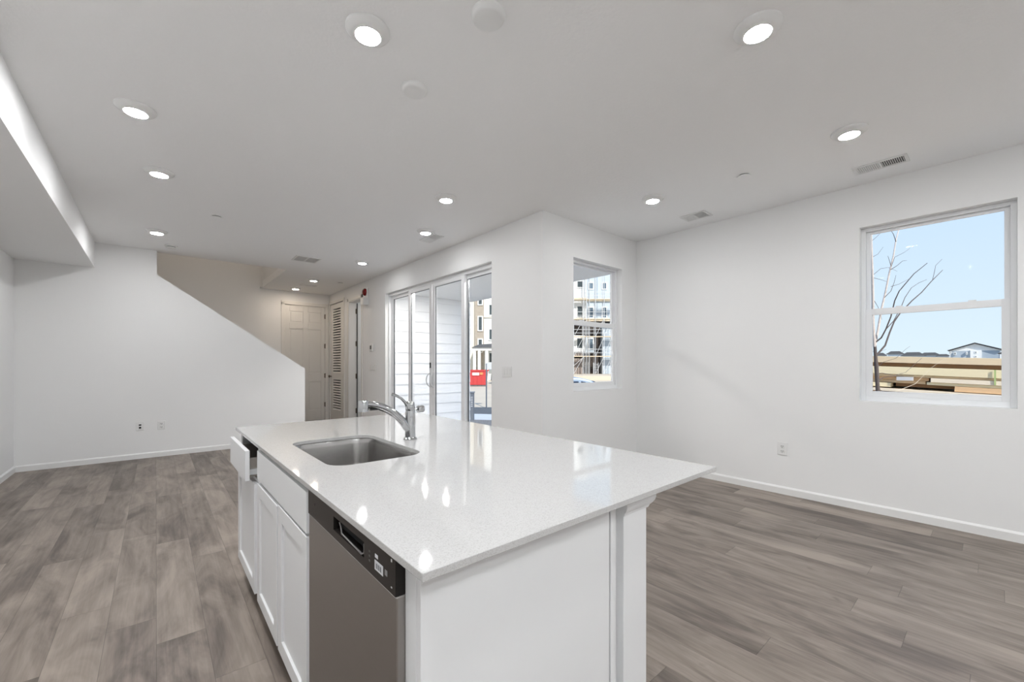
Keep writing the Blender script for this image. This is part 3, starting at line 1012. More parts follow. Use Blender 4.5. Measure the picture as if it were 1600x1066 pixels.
# faucet
FX, FY = 1.012, 2.000
fc = empty('kitchen_faucet', (FX, FY, CT1))
MB().lathe([(0.035, 0.0), (0.035, 0.006), (0.030, 0.010), (0.028, 0.013)], seg=36).build('base_flange', CHROME, fc, smooth=True)
MB().lathe([(0.0275, 0.012), (0.0262, 0.05), (0.0255, 0.120), (0.0250, 0.145), (0.0235, 0.149), (0.0235, 0.152), (0.0250, 0.156), (0.0250, 0.172), (0.0225, 0.192), (0.016, 0.200), (0.001, 0.202)], seg=40).build('body', CHROME, fc, smooth=True)
sp = MB()
path, rad = [], []
CP = [(0.004, 0.045), (-0.020, 0.070), (-0.048, 0.104), (-0.088, 0.142), (-0.140, 0.174), (-0.190, 0.192), (-0.240, 0.199)]
P3 = CP[-1]
N = 18
for k in range(N + 1):
    u = k / N * (len(CP) - 1)
    i = min(int(u), len(CP) - 2); f_ = u - i
    q0, q1, q2, q3 = CP[max(i - 1, 0)], CP[i], CP[i + 1], CP[min(i + 2, len(CP) - 1)]
    cr = lambda a, b_, c_, d_: 0.5 * (2 * b_ + (c_ - a) * f_ + (2 * a - 5 * b_ + 4 * c_ - d_) * f_ * f_ + (3 * b_ - a - 3 * c_ + d_) * f_ ** 3)
    path.append((cr(q0[0], q1[0], q2[0], q3[0]), 0, cr(q0[1], q1[1], q2[1], q3[1])))
    rad.append(0.0245 - 0.0100 * (k / N) ** 0.8)
k1 = 11
sp.tube(path[:k1 + 1], rad[:k1 + 1], 20)
sp.build('spout', CHROME, fc, smooth=True)
w = MB().tube(path[k1:], [r_ * 1.03 for r_ in rad[k1:]], 20).build('spray_wand', CHROME, fc, smooth=True)
hx, hz = P3
MB().lathe([(0.0215, 0.026), (0.0240, 0.022), (0.0250, -0.020), (0.0235, -0.030), (0.0200, -0.031), (0.001, -0.030)], (hx - 0.008, 0, hz - 0.006), 32).build('spray_head', CHROME, fc, smooth=True)
b = MB()
under_path = [(p[0] + 0.002, 0, p[2] - r_ * 0.93) for p, r_ in zip(path, rad)]
b.tube(under_path[5:], [0.0065] * len(under_path[5:]), 8)
b.build('underside_strip', BLACKP, fc, smooth=True)  # black strip along the underside of the spout
b = MB().box(-0.215, -0.175, -0.007, 0.007, 0.166, 0.176)
b.build('spray_button', BLACKP, fc, bevel=0.002)
lv = [(-0.014, 0, 0.176), (-0.030, 0, 0.196), (-0.050, 0, 0.216), (-0.074, 0, 0.231), (-0.100, 0, 0.240)]
MB().tube(lv, [0.012, 0.0075, 0.0070, 0.0072, 0.0085], 14).build('lever', CHROME, fc, smooth=True)
MB().lathe([(0.006, 0.020), (0.006, 0.040), (0.017, 0.042), (0.0185, 0.046), (0.0185, 0.072), (0.016, 0.077), (0.001, 0.078)], (0, 0, 0.155), 28, 'X').build('side_knob', CHROME, fc, smooth=True)
tag(fc, 'chrome pull out kitchen faucet standing behind the sink', 'faucet')

# cabinets
XF, XBK, XCB = 0.384, 0.404, 1.03
KICK = 0.105
def shaker(parent, name, y0, y1, z0, z1, x0=XF, x1=XBK, w=0.060):
    b = MB()
    b.box(x0, x1, y0, y0 + w, z0, z1); b.box(x0, x1, y1 - w, y1, z0, z1)
    b.box(x0, x1, y0 + w, y1 - w, z0, z0 + w); b.box(x0, x1, y0 + w, y1 - w, z1 - w, z1)
    b.box(x0 + 0.009, x1, y0 + w, y1 - w, z0 + w, z1 - w)
    # sloped inner moulding
    m_ = 0.009
    return under(parent, b, name, CAB, 0.0015)

# far cabinet with the open drawer
c1 = empty('base_cabinet', (XBK, 2.78, 0))
b = MB()
y0, y1 = 2.445, 3.060
b.box(XBK + 0.0005, XBK + 0.02, y0, y0 + 0.055, KICK, 0.895)
b.box(XBK + 0.0005, XBK + 0.02, y1 - 0.055, y1, KICK, 0.895)
b.box(XBK + 0.0005, XBK + 0.02, y0 + 0.055, y1 - 0.055, KICK, 0.16)
b.box(XBK + 0.0005, XBK + 0.02, y0 + 0.055, y1 - 0.055, 0.665, 0.705)
b.box(XBK + 0.0005, XBK + 0.02, y0 + 0.055, y1 - 0.055, 0.880, 0.895)
b.box(XBK + 0.02, XCB, y0, y0 + 0.018, KICK, 0.895)
b.box(XBK + 0.02, XCB, y1 - 0.018, y1, KICK, 0.895)
b.box(XCB - 0.01, XCB, y0 + 0.018, y1 - 0.018, KICK, 0.895)
b.box(XBK + 0.02, XCB - 0.01, y0 + 0.018, y1 - 0.018, KICK, KICK + 0.018)
under(c1, b, 'carcass', CAB)
shaker(c1, 'door', 2.480, 3.035, 0.125, 0.690)
under(c1, MB().box(XBK + 0.075, XBK + 0.09, y0, y1, 0.0, KICK), 'toe_kick', CABIN)
pull = 0.040
b = MB()
b.box(XF - pull, XBK - pull, 2.480, 3.035, 0.712, 0.866)
dr = under(c1, b, 'drawer', CAB, 0.002)
b = MB()
b.box(XBK - pull, XBK - pull + 0.50, 2.512, 2.524, 0.725, 0.820)
b.box(XBK - pull, XBK - pull + 0.50, 2.985, 2.997, 0.725, 0.820)
b.box(XBK - pull, XBK - pull + 0.50, 2.524, 2.985, 0.725, 0.735)
b.box(XBK - pull + 0.49, XBK - pull + 0.50, 2.524, 2.985, 0.735, 0.820)
sub(b.build('drawer_box', CABIN, dr))
b = MB().box(XBK - pull, XBK - pull + 0.45, 2.505, 2.512, 0.735, 0.765)
sub(b.build('slide_rail', METALG, dr))
tag(c1, 'white shaker base cabinet at the far end of the island, drawer ajar', 'cabinet')

# sink cabinet
c2 = empty('base_cabinet', (XBK, 1.97, 0))
b = MB()
y0, y1 = 1.485, 2.443
b.box(XBK + 0.0005, XBK + 0.02, y0, y0 + 0.045, KICK, 0.895)
b.box(XBK + 0.0005, XBK + 0.02, y1 - 0.045, y1, KICK, 0.895)
b.box(XBK + 0.0005, XBK + 0.02, y0 + 0.045, y1 - 0.045, KICK, 0.16)
b.box(XBK + 0.0005, XBK + 0.02, y0 + 0.045, y1 - 0.045, 0.680, 0.735)
b.box(XBK + 0.0005, XBK + 0.02, y0 + 0.045, y1 - 0.045, 0.860, 0.895)
b.box(XBK + 0.0005, XBK + 0.02, 1.93, 1.97, 0.16, 0.680)
b.box(XBK + 0.02, XCB, y0, y0 + 0.018, KICK, 0.895)
b.box(XBK + 0.02, XCB, y1 - 0.018, y1, KICK, 0.895)
b.box(XCB - 0.01, XCB, y0 + 0.018, y1 - 0.018, KICK, 0.895)
b.box(XBK + 0.02, XCB - 0.01, y0 + 0.018, y1 - 0.018, KICK, KICK + 0.018)
under(c2, b, 'carcass', CAB)
shaker(c2, 'door', 1.962, 2.405, 0.125, 0.712)
shaker(c2, 'door', 1.512, 1.940, 0.125, 0.724)
under(c2, MB().box(XF, XBK, 1.512, 2.405, 0.735, 0.876), 'false_drawer_front', CAB, 0.002)
under(c2, MB().box(XBK + 0.075, XBK + 0.09, y0, y1, 0.0, KICK), 'toe_kick', CABIN)
tag(c2, 'white shaker sink cabinet with two doors left of the dishwasher', 'cabinet')

# dishwasher
dw = empty('dishwasher', (XF, 1.14, 0))
DY0, DY1 = 0.822, 1.478
b = MB().box(XBK + 0.004, XCB - 0.02, DY0 + 0.01, DY1 - 0.01, 0.02, 0.885)
under(dw, b, 'tub_shell', BLACKM)
b = MB().box(XF, XBK + 0.004, DY0, DY1, 0.115, 0.8155)
under(dw, b, 'door_panel', DWM, 0.004)
py0, py1, pz0, pz1 = 0.995, 1.222, 0.838, 0.876
b = MB()
b.box(XF - 0.002, XBK + 0.004, DY0, py0, 0.8160, 0.8945)
b.box(XF - 0.002, XBK + 0.004, py1, DY1, 0.8160, 0.8945)
b.box(XF - 0.002, XBK + 0.004, py0, py1, 0.8160, pz0)
b.box(XF - 0.002, XBK + 0.004, py0, py1, pz1, 0.8945)
bmesh.ops.remove_doubles(b.bm, verts=b.bm.verts, dist=1e-6)
cp = under(dw, b, 'control_panel', mat('control_panel_black', (0.014, 0.012, 0.011), 0.28, spec=0.22))
b = MB().box(XBK, XBK + 0.0035, py0, py1, pz0, pz1)
sub(b.build('handle_recess', BLACKM, cp))
b = MB().prism([(XF + 0.004, pz0 + 0.012), (XBK, pz0 + 0.020), (XBK, pz1 - 0.004), (XF + 0.010, pz1 - 0.016)], 'Y', py1 - 0.07, py1 - 0.002)
b = MB().tube([(XF, py1 - 0.045, pz1 - 0.004), (XF + 0.002, py1 - 0.050, pz1 - 0.016), (XF + 0.001, py1 - 0.060, pz0 + 0.006), (XF, py0 + 0.02, pz0 + 0.002), (XF, py0 + 0.004, pz0 + 0.010), (XF, py0 + 0.004, pz1 - 0.006)], 0.0022, 8)
sub(b.build('handle_lip', mat('panel_edge', (0.16, 0.15, 0.15), 0.35), cp, smooth=True))
def lab(y0, y1, z0, z1, m, nm='button_label'):
    sub(MB().box(XF - 0.0026, XF - 0.0018, y0, y1, z0, z1).build(nm, m, cp))
lab(0.884, 0.930, 0.836, 0.858, GREYLBL, 'display_window')
for q in range(3):
    sub(MB().box(XF - 0.0030, XF - 0.0025, 0.914 - q * 0.0105, 0.921 - q * 0.0105, 0.841, 0.853).build('display_digit', mat('digit_grey', (0.20, 0.21, 0.23), 0.4), cp))
lab(0.912, 0.928, 0.864, 0.872, GREYLBL)
lab(0.862, 0.874, 0.844, 0.856, mat('dim_label', (0.22, 0.22, 0.22), 0.4))
for q in range(3): lab(0.957, 0.965, 0.842 + q * 0.011, 0.846 + q * 0.011, mat('dim_mark', (0.10, 0.10, 0.10), 0.4))
lab(0.838, 0.843, 0.884, 0.890, GREYLBL); lab(0.838, 0.843, 0.828, 0.831, GREYLBL)
b = MB().lathe([(0.004, XF - 0.0035), (0.004, XF - 0.0015)], (0, 1.405, 0.862), 12, 'X')
sub(b.build('indicator', mat('dim_dot', (0.02, 0.01, 0.01), 0.4), cp))
under(dw, MB().box(XBK + 0.075, XBK + 0.09, DY0, DY1, 0.0, 0.112), 'kick_plate', BLACKP)
tag(dw, 'stainless steel dishwasher with a black control strip in the island', 'dishwasher')

# end panel and corner filler of the island
ep = empty('island_end_panel', (0.72, 0.753, 0))
under(ep, MB().box(XBK, 1.028, 0.753, 0.772, 0.0, 0.8955), 'panel', CAB, 0.001)
under(ep, MB().box(XBK, XBK + 0.022, 0.7725, DY0 - 0.001, 0.0, 0.8955), 'filler_stile', CAB, 0.001)
under(ep, MB().box(1.032, 1.054, 0.750, 0.785, 0.0, 0.8955), 'scribe_strip', CAB, 0.002)
tag(ep, 'plain white end panel closing the near end of the island', 'panel')

# support wall behind the cabinets with its end post and cap moulding
sw = empty('island_knee_wall', (1.15, 1.9, 0))
under(sw, MB().box(1.056, 1.100, 0.775, 3.055, 0.0, 0.8955).box(1.100, 1.205, 0.790, 3.055, 0.0, 0.8955), 'wall_panel', CAB)
under(sw, MB().box(1.094, 1.222, 0.748, 0.7895, 0.0, 0.8955), 'end_post', CAB, 0.002)
# crown: stepped and coved profile swept on the front and the right side
prof = [(0.0, 0.838), (0.008, 0.838), (0.014, 0.846), (0.026, 0.851), (0.035, 0.858), (0.040, 0.866), (0.040, 0.896), (0.0, 0.896)]
b = MB()
bmc = b.bm
def ring(o_, z_):
    k = o_ * 0.3
    return [(1.094, 0.748 - k, z_), (1.222 + o_, 0.748 - k, z_), (1.222 + o_, 3.055, z_), (1.222, 3.055, z_), (1.222, 0.7482, z_), (1.094, 0.7482, z_)]
RR = []
for (o_, z_) in prof[:-1]:
    z_ = min(z_, 0.8955)
    RR.append([bmc.verts.new(p) for p in ring(max(o_, 0.0006), z_)])
for A, B in zip(RR[:-1], RR[1:]):
    for i in range(6):
        j = (i + 1) % 6
        bmc.faces.new((A[i], A[j], B[j], B[i]))
bmc.faces.new(RR[0]); bmc.faces.new(RR[-1])
under(sw, b, 'crown_moulding', CAB)
under(sw, MB().box(1.2052, 1.222, 0.790, 3.055, 0.0, 0.8375), 'back_panel', CAB)
tag(sw, 'white support wall under the counter overhang with a moulded end post', 'knee wall')

# ================================================================== OUTSIDE
GZ = -0.60
g = MB().box(-300, 900, -500, 900, GZ - 0.4, GZ)
struct(g.build('ground', GROUND), 'pale dirt and paving stretching away outside', 'ground')

# porch
struct(box('floor', CONC, 3.22, 5.05, 3.24, 7.15, -0.60, -0.04), 'concrete porch slab outside the patio door', 'porch')
b = MB()
b.box(3.22, 5.0, 3.24, 7.15, 2.61, H + 0.6)
struct(b.build('ceiling', GSOFF), 'grey porch ceiling outside the patio door', 'porch ceiling')
b = MB()
lap = 0.196
z = -0.04
while z < 2.62:
    z2 = min(z + lap, 2.62)
    b.prism([(7.300, z), (7.143, z), (7.162, z2), (7.300, z2)], 'X', 3.22, 4.98)
    z += lap
struct(b.build('wall_porch', SIDING), 'white lap siding wall across the porch', 'wall')
b = MB()
z = -0.04
while z < 2.62:
    z2 = min(z + lap, 2.62)
    b.prism([(3.241, z), (3.262, z), (3.246, z2), (3.241, z2)], 'X', 3.22, W_X0 - 0.05)
    b.prism([(3.241, z), (3.262, z), (3.246, z2), (3.241, z2)], 'X', W_X1 + 0.05, 4.95)
    z += lap
struct(b.build('wall_cladding', SIDING), 'white lap siding beside the small window on the porch side', 'wall')
# roof block over the house so no sun or sky leaks in
struct(MB().box(XL - 0.15, 4.95, YB - 0.15, 7.70, H + 0.13, H + 0.6).build('roof', SHINGLE), 'dark flat roof above the room', 'roof')

YR = -YAW
def faceframe(px, d, z0=GZ):
    """an Empty on the ground at pixel column px, facing the eye; local +x runs to the picture's right, metres"""
    p = at(px, CY, d)
    return (p.x, p.y, z0)
def place(name, px, d, z0=GZ, turn=0.0):
    return empty(name, faceframe(px, d, z0), YR + turn)

# apartment building across the lot, seen through the patio door
D = 52.0
k = D / FPX
def lx(px, p0=750): return (px - p0) * k
def lz(py, z0=GZ, kk=None): return EYE - (py - CY) * (kk or k) - z0
ap = place('apartment_building', 750, D)
MB().box(lx(700), lx(742), 0, 12, 0, 15).build('cream_wing', CREAM, ap)
MB().box(lx(742), lx(756), -0.35, 12, 0, 15).build('brick_bay', BRICK, ap)
MB().box(lx(756), lx(800), 0.1, 12, 0, 15).build('white_wing', STUCCO, ap)
def win(px0, px1, y0, y1, yy, par, kk=None, z0=GZ, p0=750, m=DGLASS):
    kk = kk or k
    X0, X1 = (px0 - p0) * kk, (px1 - p0) * kk
    Z1, Z0 = EYE - (y0 - CY) * kk - z0, EYE - (y1 - CY) * kk - z0
    t_ = 0.12
    f = MB()
    f.box(X0 - t_, X0, yy - 0.12, yy, Z0 - t_, Z1 + t_); f.box(X1, X1 + t_, yy - 0.12, yy, Z0 - t_, Z1 + t_)
    f.box(X0, X1, yy - 0.12, yy, Z0 - t_, Z0); f.box(X0, X1, yy - 0.12, yy, Z1, Z1 + t_)
    w_ = f.build('window', WHITEP, par)
    MB().box(X0, X1, yy - 0.05, yy - 0.001, Z0, Z1).build('pane', m, w_)
for (a0, a1) in ((452, 476.5), (496, 516.5), (531, 550)):
    win(748.3, 753.3, a0, a1, -0.35, ap)
for (a0, a1) in ((476.5, 492), (515, 530.5), (552, 566)):
    win(764.6, 772, a0, a1, 0.1, ap)
for (a0, a1) in ((496, 512), (531, 546)):
    win(727, 734.5, a0, a1, 0.0, ap)
MB().box(lx(756), lx(800), -0.05, 0.1, lz(496.5), lz(495)).build('band', CREAM, ap)
b = MB()
b.box(lx(742), lx(790), -3.4, -0.36, lz(549), lz(545))
b.build('entry_canopy', WHITEP, ap)
b = MB()
b.prism([(lx(741), lz(545)), (lx(791), lz(545)), (lx(780), lz(539)), (lx(752), lz(540.5))], 'Y', -3.6, -0.36)
b.build('canopy_roof', SHINGLE, ap)
for px in (745, 752, 763, 785):
    MB().box(lx(px) - 0.16, lx(px) + 0.16, -3.3, -2.98, 0, lz(549)).build('column', WHITEP, ap)
tag(ap, 'cream and white apartment building with a brick bay across the lot', 'building')

# red dumpster
dp = place('dumpster', 747, 36.0)
kd = 36.0 / FPX
w_, h_ = 0.95, 1.42
b = MB()
b.prism([(-w_ - 0.35, 0.14), (w_ - 0.25, 0.14), (w_ - 0.18, h_), (-w_ - 0.35, h_)], 'Y', 0, 1.4)
b.build('bin', DUMP, dp, bevel=0.02)
MB().box(-w_ - 0.42, w_ - 0.10, -0.05, 0.06, h_ - 0.10, h_ + 0.02).box(-w_ - 0.42, w_ - 0.1, 1.35, 1.46, h_ - 0.10, h_ + 0.02).build('rim', DUMP, dp)
b = MB()
for i in range(5): b.box(-w_ - 0.2 + i * 0.36, -w_ - 0.14 + i * 0.36, -0.045, 0.0, 0.14, h_ - 0.1)
b.build('rib', DUMP, dp)
MB().box(-0.50, 0.10, -0.075, -0.048, 0.98, 1.20).build('white_sign', WHITEP, dp)
MB().box(0.16, 0.42, -0.075, -0.048, 1.02, 1.22).build('orange_sign', ORANGE, dp)
MB().box(-1.2, 0.7, 0.05, 1.35, 0, 0.14).build('base_skid', GASKET, dp)
tag(dp, 'red dumpster with a white and an orange sticker', 'dumpster')

# walk, painted shadow band, gravel, sign pole and cabinet near the porch
def ground_strip(name, m, pts, z, label, cat):
    """quad on the ground given by pixel corners"""
    P = []
    for (px, py) in pts:
        d_ = FPX * (EYE - GZ) / (py - CY)
        P.append(at(px, py, d_))
    b = MB()
    b.prism([(p.x, p.y) for p in P], 'Z', GZ - 0.05, GZ + z)
    return struct(b.build(name, m), label, cat)
ground_strip('path', WALK, [(500, 641), (1200, 660), (1200, 720), (500, 700)], 0.02, 'concrete walk outside the porch, tinted bluish as if in shade', 'path')
ground_strip('painted_shadow', GSHADOW, [(500, 636.5), (1200, 637.5), (1200, 659), (500, 640.5)], 0.012, 'dark strip painted as the house shadow beyond the walk', 'painted_shadow')
ground_strip('gravel_bed', GRAVEL, [(500, 652), (1200, 668), (1200, 780), (500, 760)], 0.035, 'dark gravel bed beside the porch', 'gravel')
sp_ = place('sign_pole', 760, 18.0)
MB().lathe([(0.03, 0), (0.03, 1.95)], seg=12).build('pole', UTIL, sp_)
MB().box(-0.03, 0.30, -0.02, 0.02, 1.70, 2.0).build('sign_panel', METALG, sp_)
tag(sp_, 'thin grey sign pole standing in front of the apartment building', 'sign pole')
ub = place('utility_box', 733, 13.9)
MB().box(-0.35, 0.145, 0, 0.35, 0, 0.95).build('cabinet', UTIL, ub, bevel=0.01)
b = MB()
for i in range(6): MB().box(0.06, 0.12, -0.012, 0, 0.50 + i * 0.06, 0.52 + i * 0.06).build('vent_slot', GREYLBL, ub)
MB().box(-0.37, 0.165, -0.02, 0.37, 0.95, 0.98).build('lid', UTIL, ub)
tag(ub, 'dark grey utility box beside the walk', 'utility box')

# vehicles: side view, nose to the picture's right
def vehicle(name, px, d, body, label, L=4.6, Ht=1.62, W_=1.85, turn=0.0):
    r = place(name, px, d, GZ, turn)
    hl = L / 2
    low = [(-hl, 0.35), (-hl + 0.05, 0.95), (-hl + 0.15, 1.05), (hl - 1.15, 1.08), (hl - 0.35, 0.95), (hl - 0.05, 0.78), (hl, 0.40), (hl - 0.15, 0.28), (-hl + 0.15, 0.28)]
    MB().prism(low, 'Y', 0, W_).build('body', body, r, bevel=0.06, seg=3)
    cab = [(-hl + 0.12, 1.04), (-hl + 0.55, Ht - 0.06), (-hl + 0.9, Ht), (hl - 2.15, Ht), (hl - 1.85, Ht - 0.07), (hl - 1.05, 1.05)]
    MB().prism(cab, 'Y', 0.12, W_ - 0.12).build('roof', body, r, bevel=0.05, seg=3)
    g0 = [(-hl + 0.42, 1.10), (-hl + 0.72, Ht - 0.13), (-hl + 1.35, Ht - 0.11), (-hl + 1.35, 1.10)]
    g1 = [(-hl + 1.43, 1.10), (-hl + 1.43, Ht - 0.11), (-hl + 2.20, Ht - 0.11), (-hl + 2.20, 1.10)]
    g2 = [(-hl + 2.28, 1.10), (-hl + 2.28, Ht - 0.11), (hl - 2.00, Ht - 0.13), (hl - 1.35, 1.10)]
    for gg in (g0, g1, g2):
        MB().prism(gg, 'Y', 0.105, 0.125).build('side_window', CARG, r)
    ws = [(hl - 1.78, Ht - 0.10), (hl - 1.73, Ht - 0.10), (hl - 1.05, 1.09), (hl - 1.12, 1.09)]
    MB().prism(ws, 'Y', 0.20, W_ - 0.20).build('windshield', CARG, r)
    for cx_ in (-hl + 0.85, hl - 0.90):
        for yy in (0.0, W_ - 0.2):
            o = MB().lathe([(0.33, yy - 0.02), (0.35, yy), (0.35, yy + 0.2), (0.33, yy + 0.22)], (cx_, 0, 0.34), 24, 'Y').build('wheel', TIRE, r)
            MB().lathe([(0.20, yy - 0.03), (0.20, yy)], (cx_, 0, 0.34), 18, 'Y').build('hubcap', METALG, o)
    return tag(r, label, 'car')
vehicle('car', 905, 12.6, CARB, 'pale blue parked car below the scaffolded building', L=4.4, Ht=1.50)
vehicle('car', 803, 41.0, CARD, 'dark parked car to the right of the red dumpster', L=4.6)

# building under scaffolding, seen through the small window
D2 = 60.0
k2 = D2 / FPX
def bx2(px): return (px - 917) * k2
def bz2(py): return EYE - (py - CY) * k2 + 0.05
sb = place('scaffolded_building', 917, D2, -0.05)
# raised pad of earth the building stands on
pad = place('earth_pad', 917, D2 - 10, GZ)
MB().prism([(-10, 0), (16, 0), (14, 0.54), (-9, 0.54)], 'Y', 0, 34).build('mound', GROUND, pad)
struct(pad, 'pale earth pad under the scaffolded building', 'ground')
MB().box(bx2(860), bx2(917), 0, 14, bz2(500), bz2(400)).build('upper_storeys', WRAPW, sb)
MB().box(bx2(917), bx2(975), 1.2, 14, bz2(500), bz2(400)).build('wrapped_storeys', WRAP, sb)
MB().box(bx2(860), bx2(975), 1.5, 14, 0, bz2(500)).build('open_floors', DARKV, sb)
MB().box(bx2(860), bx2(914), 0.2, 1.5, bz2(550), bz2(524)).build('spandrel_wall', WRAPW, sb)
MB().box(bx2(916), bx2(930), 0.9, 1.5, bz2(550), bz2(526)).build('spandrel_wall', WRAP, sb)
MB().box(bx2(860), bx2(913), 0.5, 1.5, 0, bz2(560)).build('brick_base', BRICKG, sb)
MB().box(bx2(860), bx2(913), 0.5, 1.5, bz2(557), bz2(549.5)).build('brick_band', BRICKG, sb)
MB().box(bx2(942), bx2(975), 0.2, 1.5, 0, bz2(505)).build('grey_wing', WRAP, sb)
for (a_, b_) in ((902, 911), (922, 929), (944, 950)):
    for (y0_, y1_) in ((479, 495), (440, 449)):
        yy = 0 if a_ < 915 else 1.2
        win(a_, b_, y0_, y1_, yy, sb, k2, -0.05, 917, BGLASS if a_ > 915 else DGLASS)
win(902, 911, 529, 544, 0.2, sb, k2, -0.05, 917)
win(920.5, 928, 529, 544, 0.9, sb, k2, -0.05, 917, BGLASS)
b = MB()
b.box(bx2(855), bx2(917), -0.3, 0.0, bz2(468), bz2(466)); b.box(bx2(917), bx2(975), 0.9, 1.2, bz2(469), bz2(466))
b.box(bx2(855), bx2(917), -0.3, 0.0, bz2(501), bz2(498)); b.box(bx2(917), bx2(975), 0.9, 1.2, bz2(501), bz2(498))
b.build('floor_band', PLANKW, sb)
tag(sb, 'unfinished building wrapped in white and blue sheathing behind scaffolding', 'building')

sc = place('scaffolding', 917, D2 - 1.4, -0.05)
ks = (D2 - 1.4) / FPX
def sx(px): return (px - 917) * ks
def sz(py): return EYE - (py - CY) * ks + 0.05
top_z = sz(405)
for px in (880, 896.5, 912, 916.5, 921, 930.5, 944, 956):
    for yy in (0.0, 1.0):
        MB().tube([(sx(px), yy, 0), (sx(px), yy, top_z)], 0.042, 8).build('pole', METALG, sc)
for py in (467.5, 498.5, 526, 557):
    MB().box(sx(872), sx(966), 0.02, 0.98, sz(py) - 0.05, sz(py) + 0.06).build('walkway', PLANKW, sc)
    MB().tube([(sx(872), 0, sz(py) + 1.0), (sx(966), 0, sz(py) + 1.0)], 0.03, 6).build('guard_rail', METALG, sc)
    MB().tube([(sx(872), 0, sz(py) + 0.5), (sx(966), 0, sz(py) + 0.5)], 0.03, 6).build('guard_rail', METALG, sc)
for (a_, b_) in ((896.5, 912), (930.5, 944), (944, 956), (880, 896.5)):
    for (t_, u_) in ((557, 584), (526, 557), (498.5, 526)):
        MB().tube([(sx(a_), -0.02, sz(u_)), (sx(b_), -0.02, sz(t_))], 0.028, 6).build('brace', METALG, sc)
MB().tube([(sx(896), -0.04, sz(572)), (sx(912), -0.04, sz(558))], 0.028, 6).build('brace', METALG, sc)
lad = MB()
lad.tube([(sx(927), -0.15, 0), (sx(927), -0.1, sz(567))], 0.035, 6); lad.tube([(sx(934.5), -0.15, 0), (sx(934.5), -0.1, sz(567))], 0.035, 6)
for i in range(6): lad.tube([(sx(927), -0.14, 0.2 + i * 0.24), (sx(934.5), -0.14, 0.2 + i * 0.24)], 0.025, 6)
lad.build('ladder', METALG, sc)
tag(sc, 'metal tube scaffolding with plank walkways around the unfinished building', 'scaffolding')

# lumber stack outside the right window
LX = 8.50
SL = 0.040
def board(x0, x1, y0, y1, z0, z1, m, label, sl=SL):
    """z values hold at y = 0.6; the pile slopes gently"""
    yc, zc = (y0 + y1) / 2, (z0 + z1) / 2
    o = MB().box(x0 - LX - 0.5, x1 - LX - 0.5, y0 - yc, y1 - yc, -(z1 - z0) / 2, (z1 - z0) / 2).build('lumber_board', m, bevel=0.003)
    o.location = (LX + 0.5, yc, zc + sl * (yc - 0.6))
    o.rotation_euler = (math.atan(sl), 0, 0)
    return tag(o, label, 'board', 'boards in the lumber stack outside the right window')
board(LX - 0.02, LX + 1.15, -2.6, 3.4, 1.318, 1.412, WOOD1, 'thick pine beam lying on top of the lumber stack')
board(LX + 0.10, LX + 1.10, -2.6, 3.4, 1.258, 1.316, WOOD4, 'recessed board just under the top beam, coloured brown for its shade')
board(LX - 0.03, LX + 1.10, -2.6, 3.4, 1.145, 1.256, WOOD2, 'broad yellow board below the brown recess')
board(LX + 0.02, LX + 1.10, -2.6, 3.4, 1.110, 1.142, WOOD1, 'thin pine board under the broad yellow one')
board(LX - 0.04, LX + 1.10, -2.6, 0.62, 1.050, 1.108, WOOD5, 'pale board on the right half, middle of the stack')
board(LX + 0.05, LX + 1.10, 0.64, 3.4, 1.060, 1.107, WOOD3, 'orange board on the left half, behind the tree')
board(LX - 0.02, LX + 1.10, -2.6, 0.66, 1.010, 1.047, WOOD2, 'narrow yellow board on the right, under the pale one')
board(LX + 0.10, LX + 1.10, 0.68, 3.4, 1.012, 1.056, WOOD1, 'pine board at left above the dark brown recess')
board(LX + 0.22, LX + 1.10, 0.40, 1.02, 0.955, 1.008, WOOD4, 'board in the gap near the window sill, coloured dark brown for its shade')
board(LX - 0.03, LX + 1.10, -2.6, 0.385, 0.935, 1.006, WOOD3, 'orange tan board at the right near the sill')
board(LX + 0.00, LX + 1.10, 1.05, 3.4, 0.945, 1.007, WOOD2, 'yellow board at the left near the sill')
board(LX - 0.08, LX + 1.10, -2.6, 3.4, 0.885, 0.925, WOOD5, 'pale long board lowest in sight in the stack')
b = MB()
zz = 0.875
while zz > GZ + 0.30:
    b.box(LX - 0.03, LX + 1.10, -2.6, 3.4, zz - 0.140, zz)
    zz -= 0.150
for v in b.bm.verts: v.co.z += SL * (v.co.y - 0.6)
o = tag(b.build('lumber_courses', WOOD3), 'lower courses of the lumber stack, below the window sill', 'lumber', kind='stuff')
for j, yy in enumerate((-2.0, 0.4, 2.9)):
    o = MB().box(LX, LX + 1.1, yy - 0.06, yy + 0.06, GZ, zz - 0.030 + 0.040 * (yy - 0.6)).build('timber_block', WOOD1)
    tag(o, ['right', 'middle', 'left'][j] + ' timber block carrying the lumber stack', 'timber block', 'blocks under the lumber stack')
o = MB().box(LX - 0.055, LX - 0.045, 0.005, 0.022, 1.03, 1.235).build('strap', STRAP)
tag(o, 'green strap hanging down the face of the lumber stack', 'strap')
o = MB().box(LX - 0.05, LX + 0.03, 0.80, 0.98, 1.068, 1.122).build('paper_tag', GREYLBL)
tag(o, 'grey paper tag on the lumber stack', 'tag')

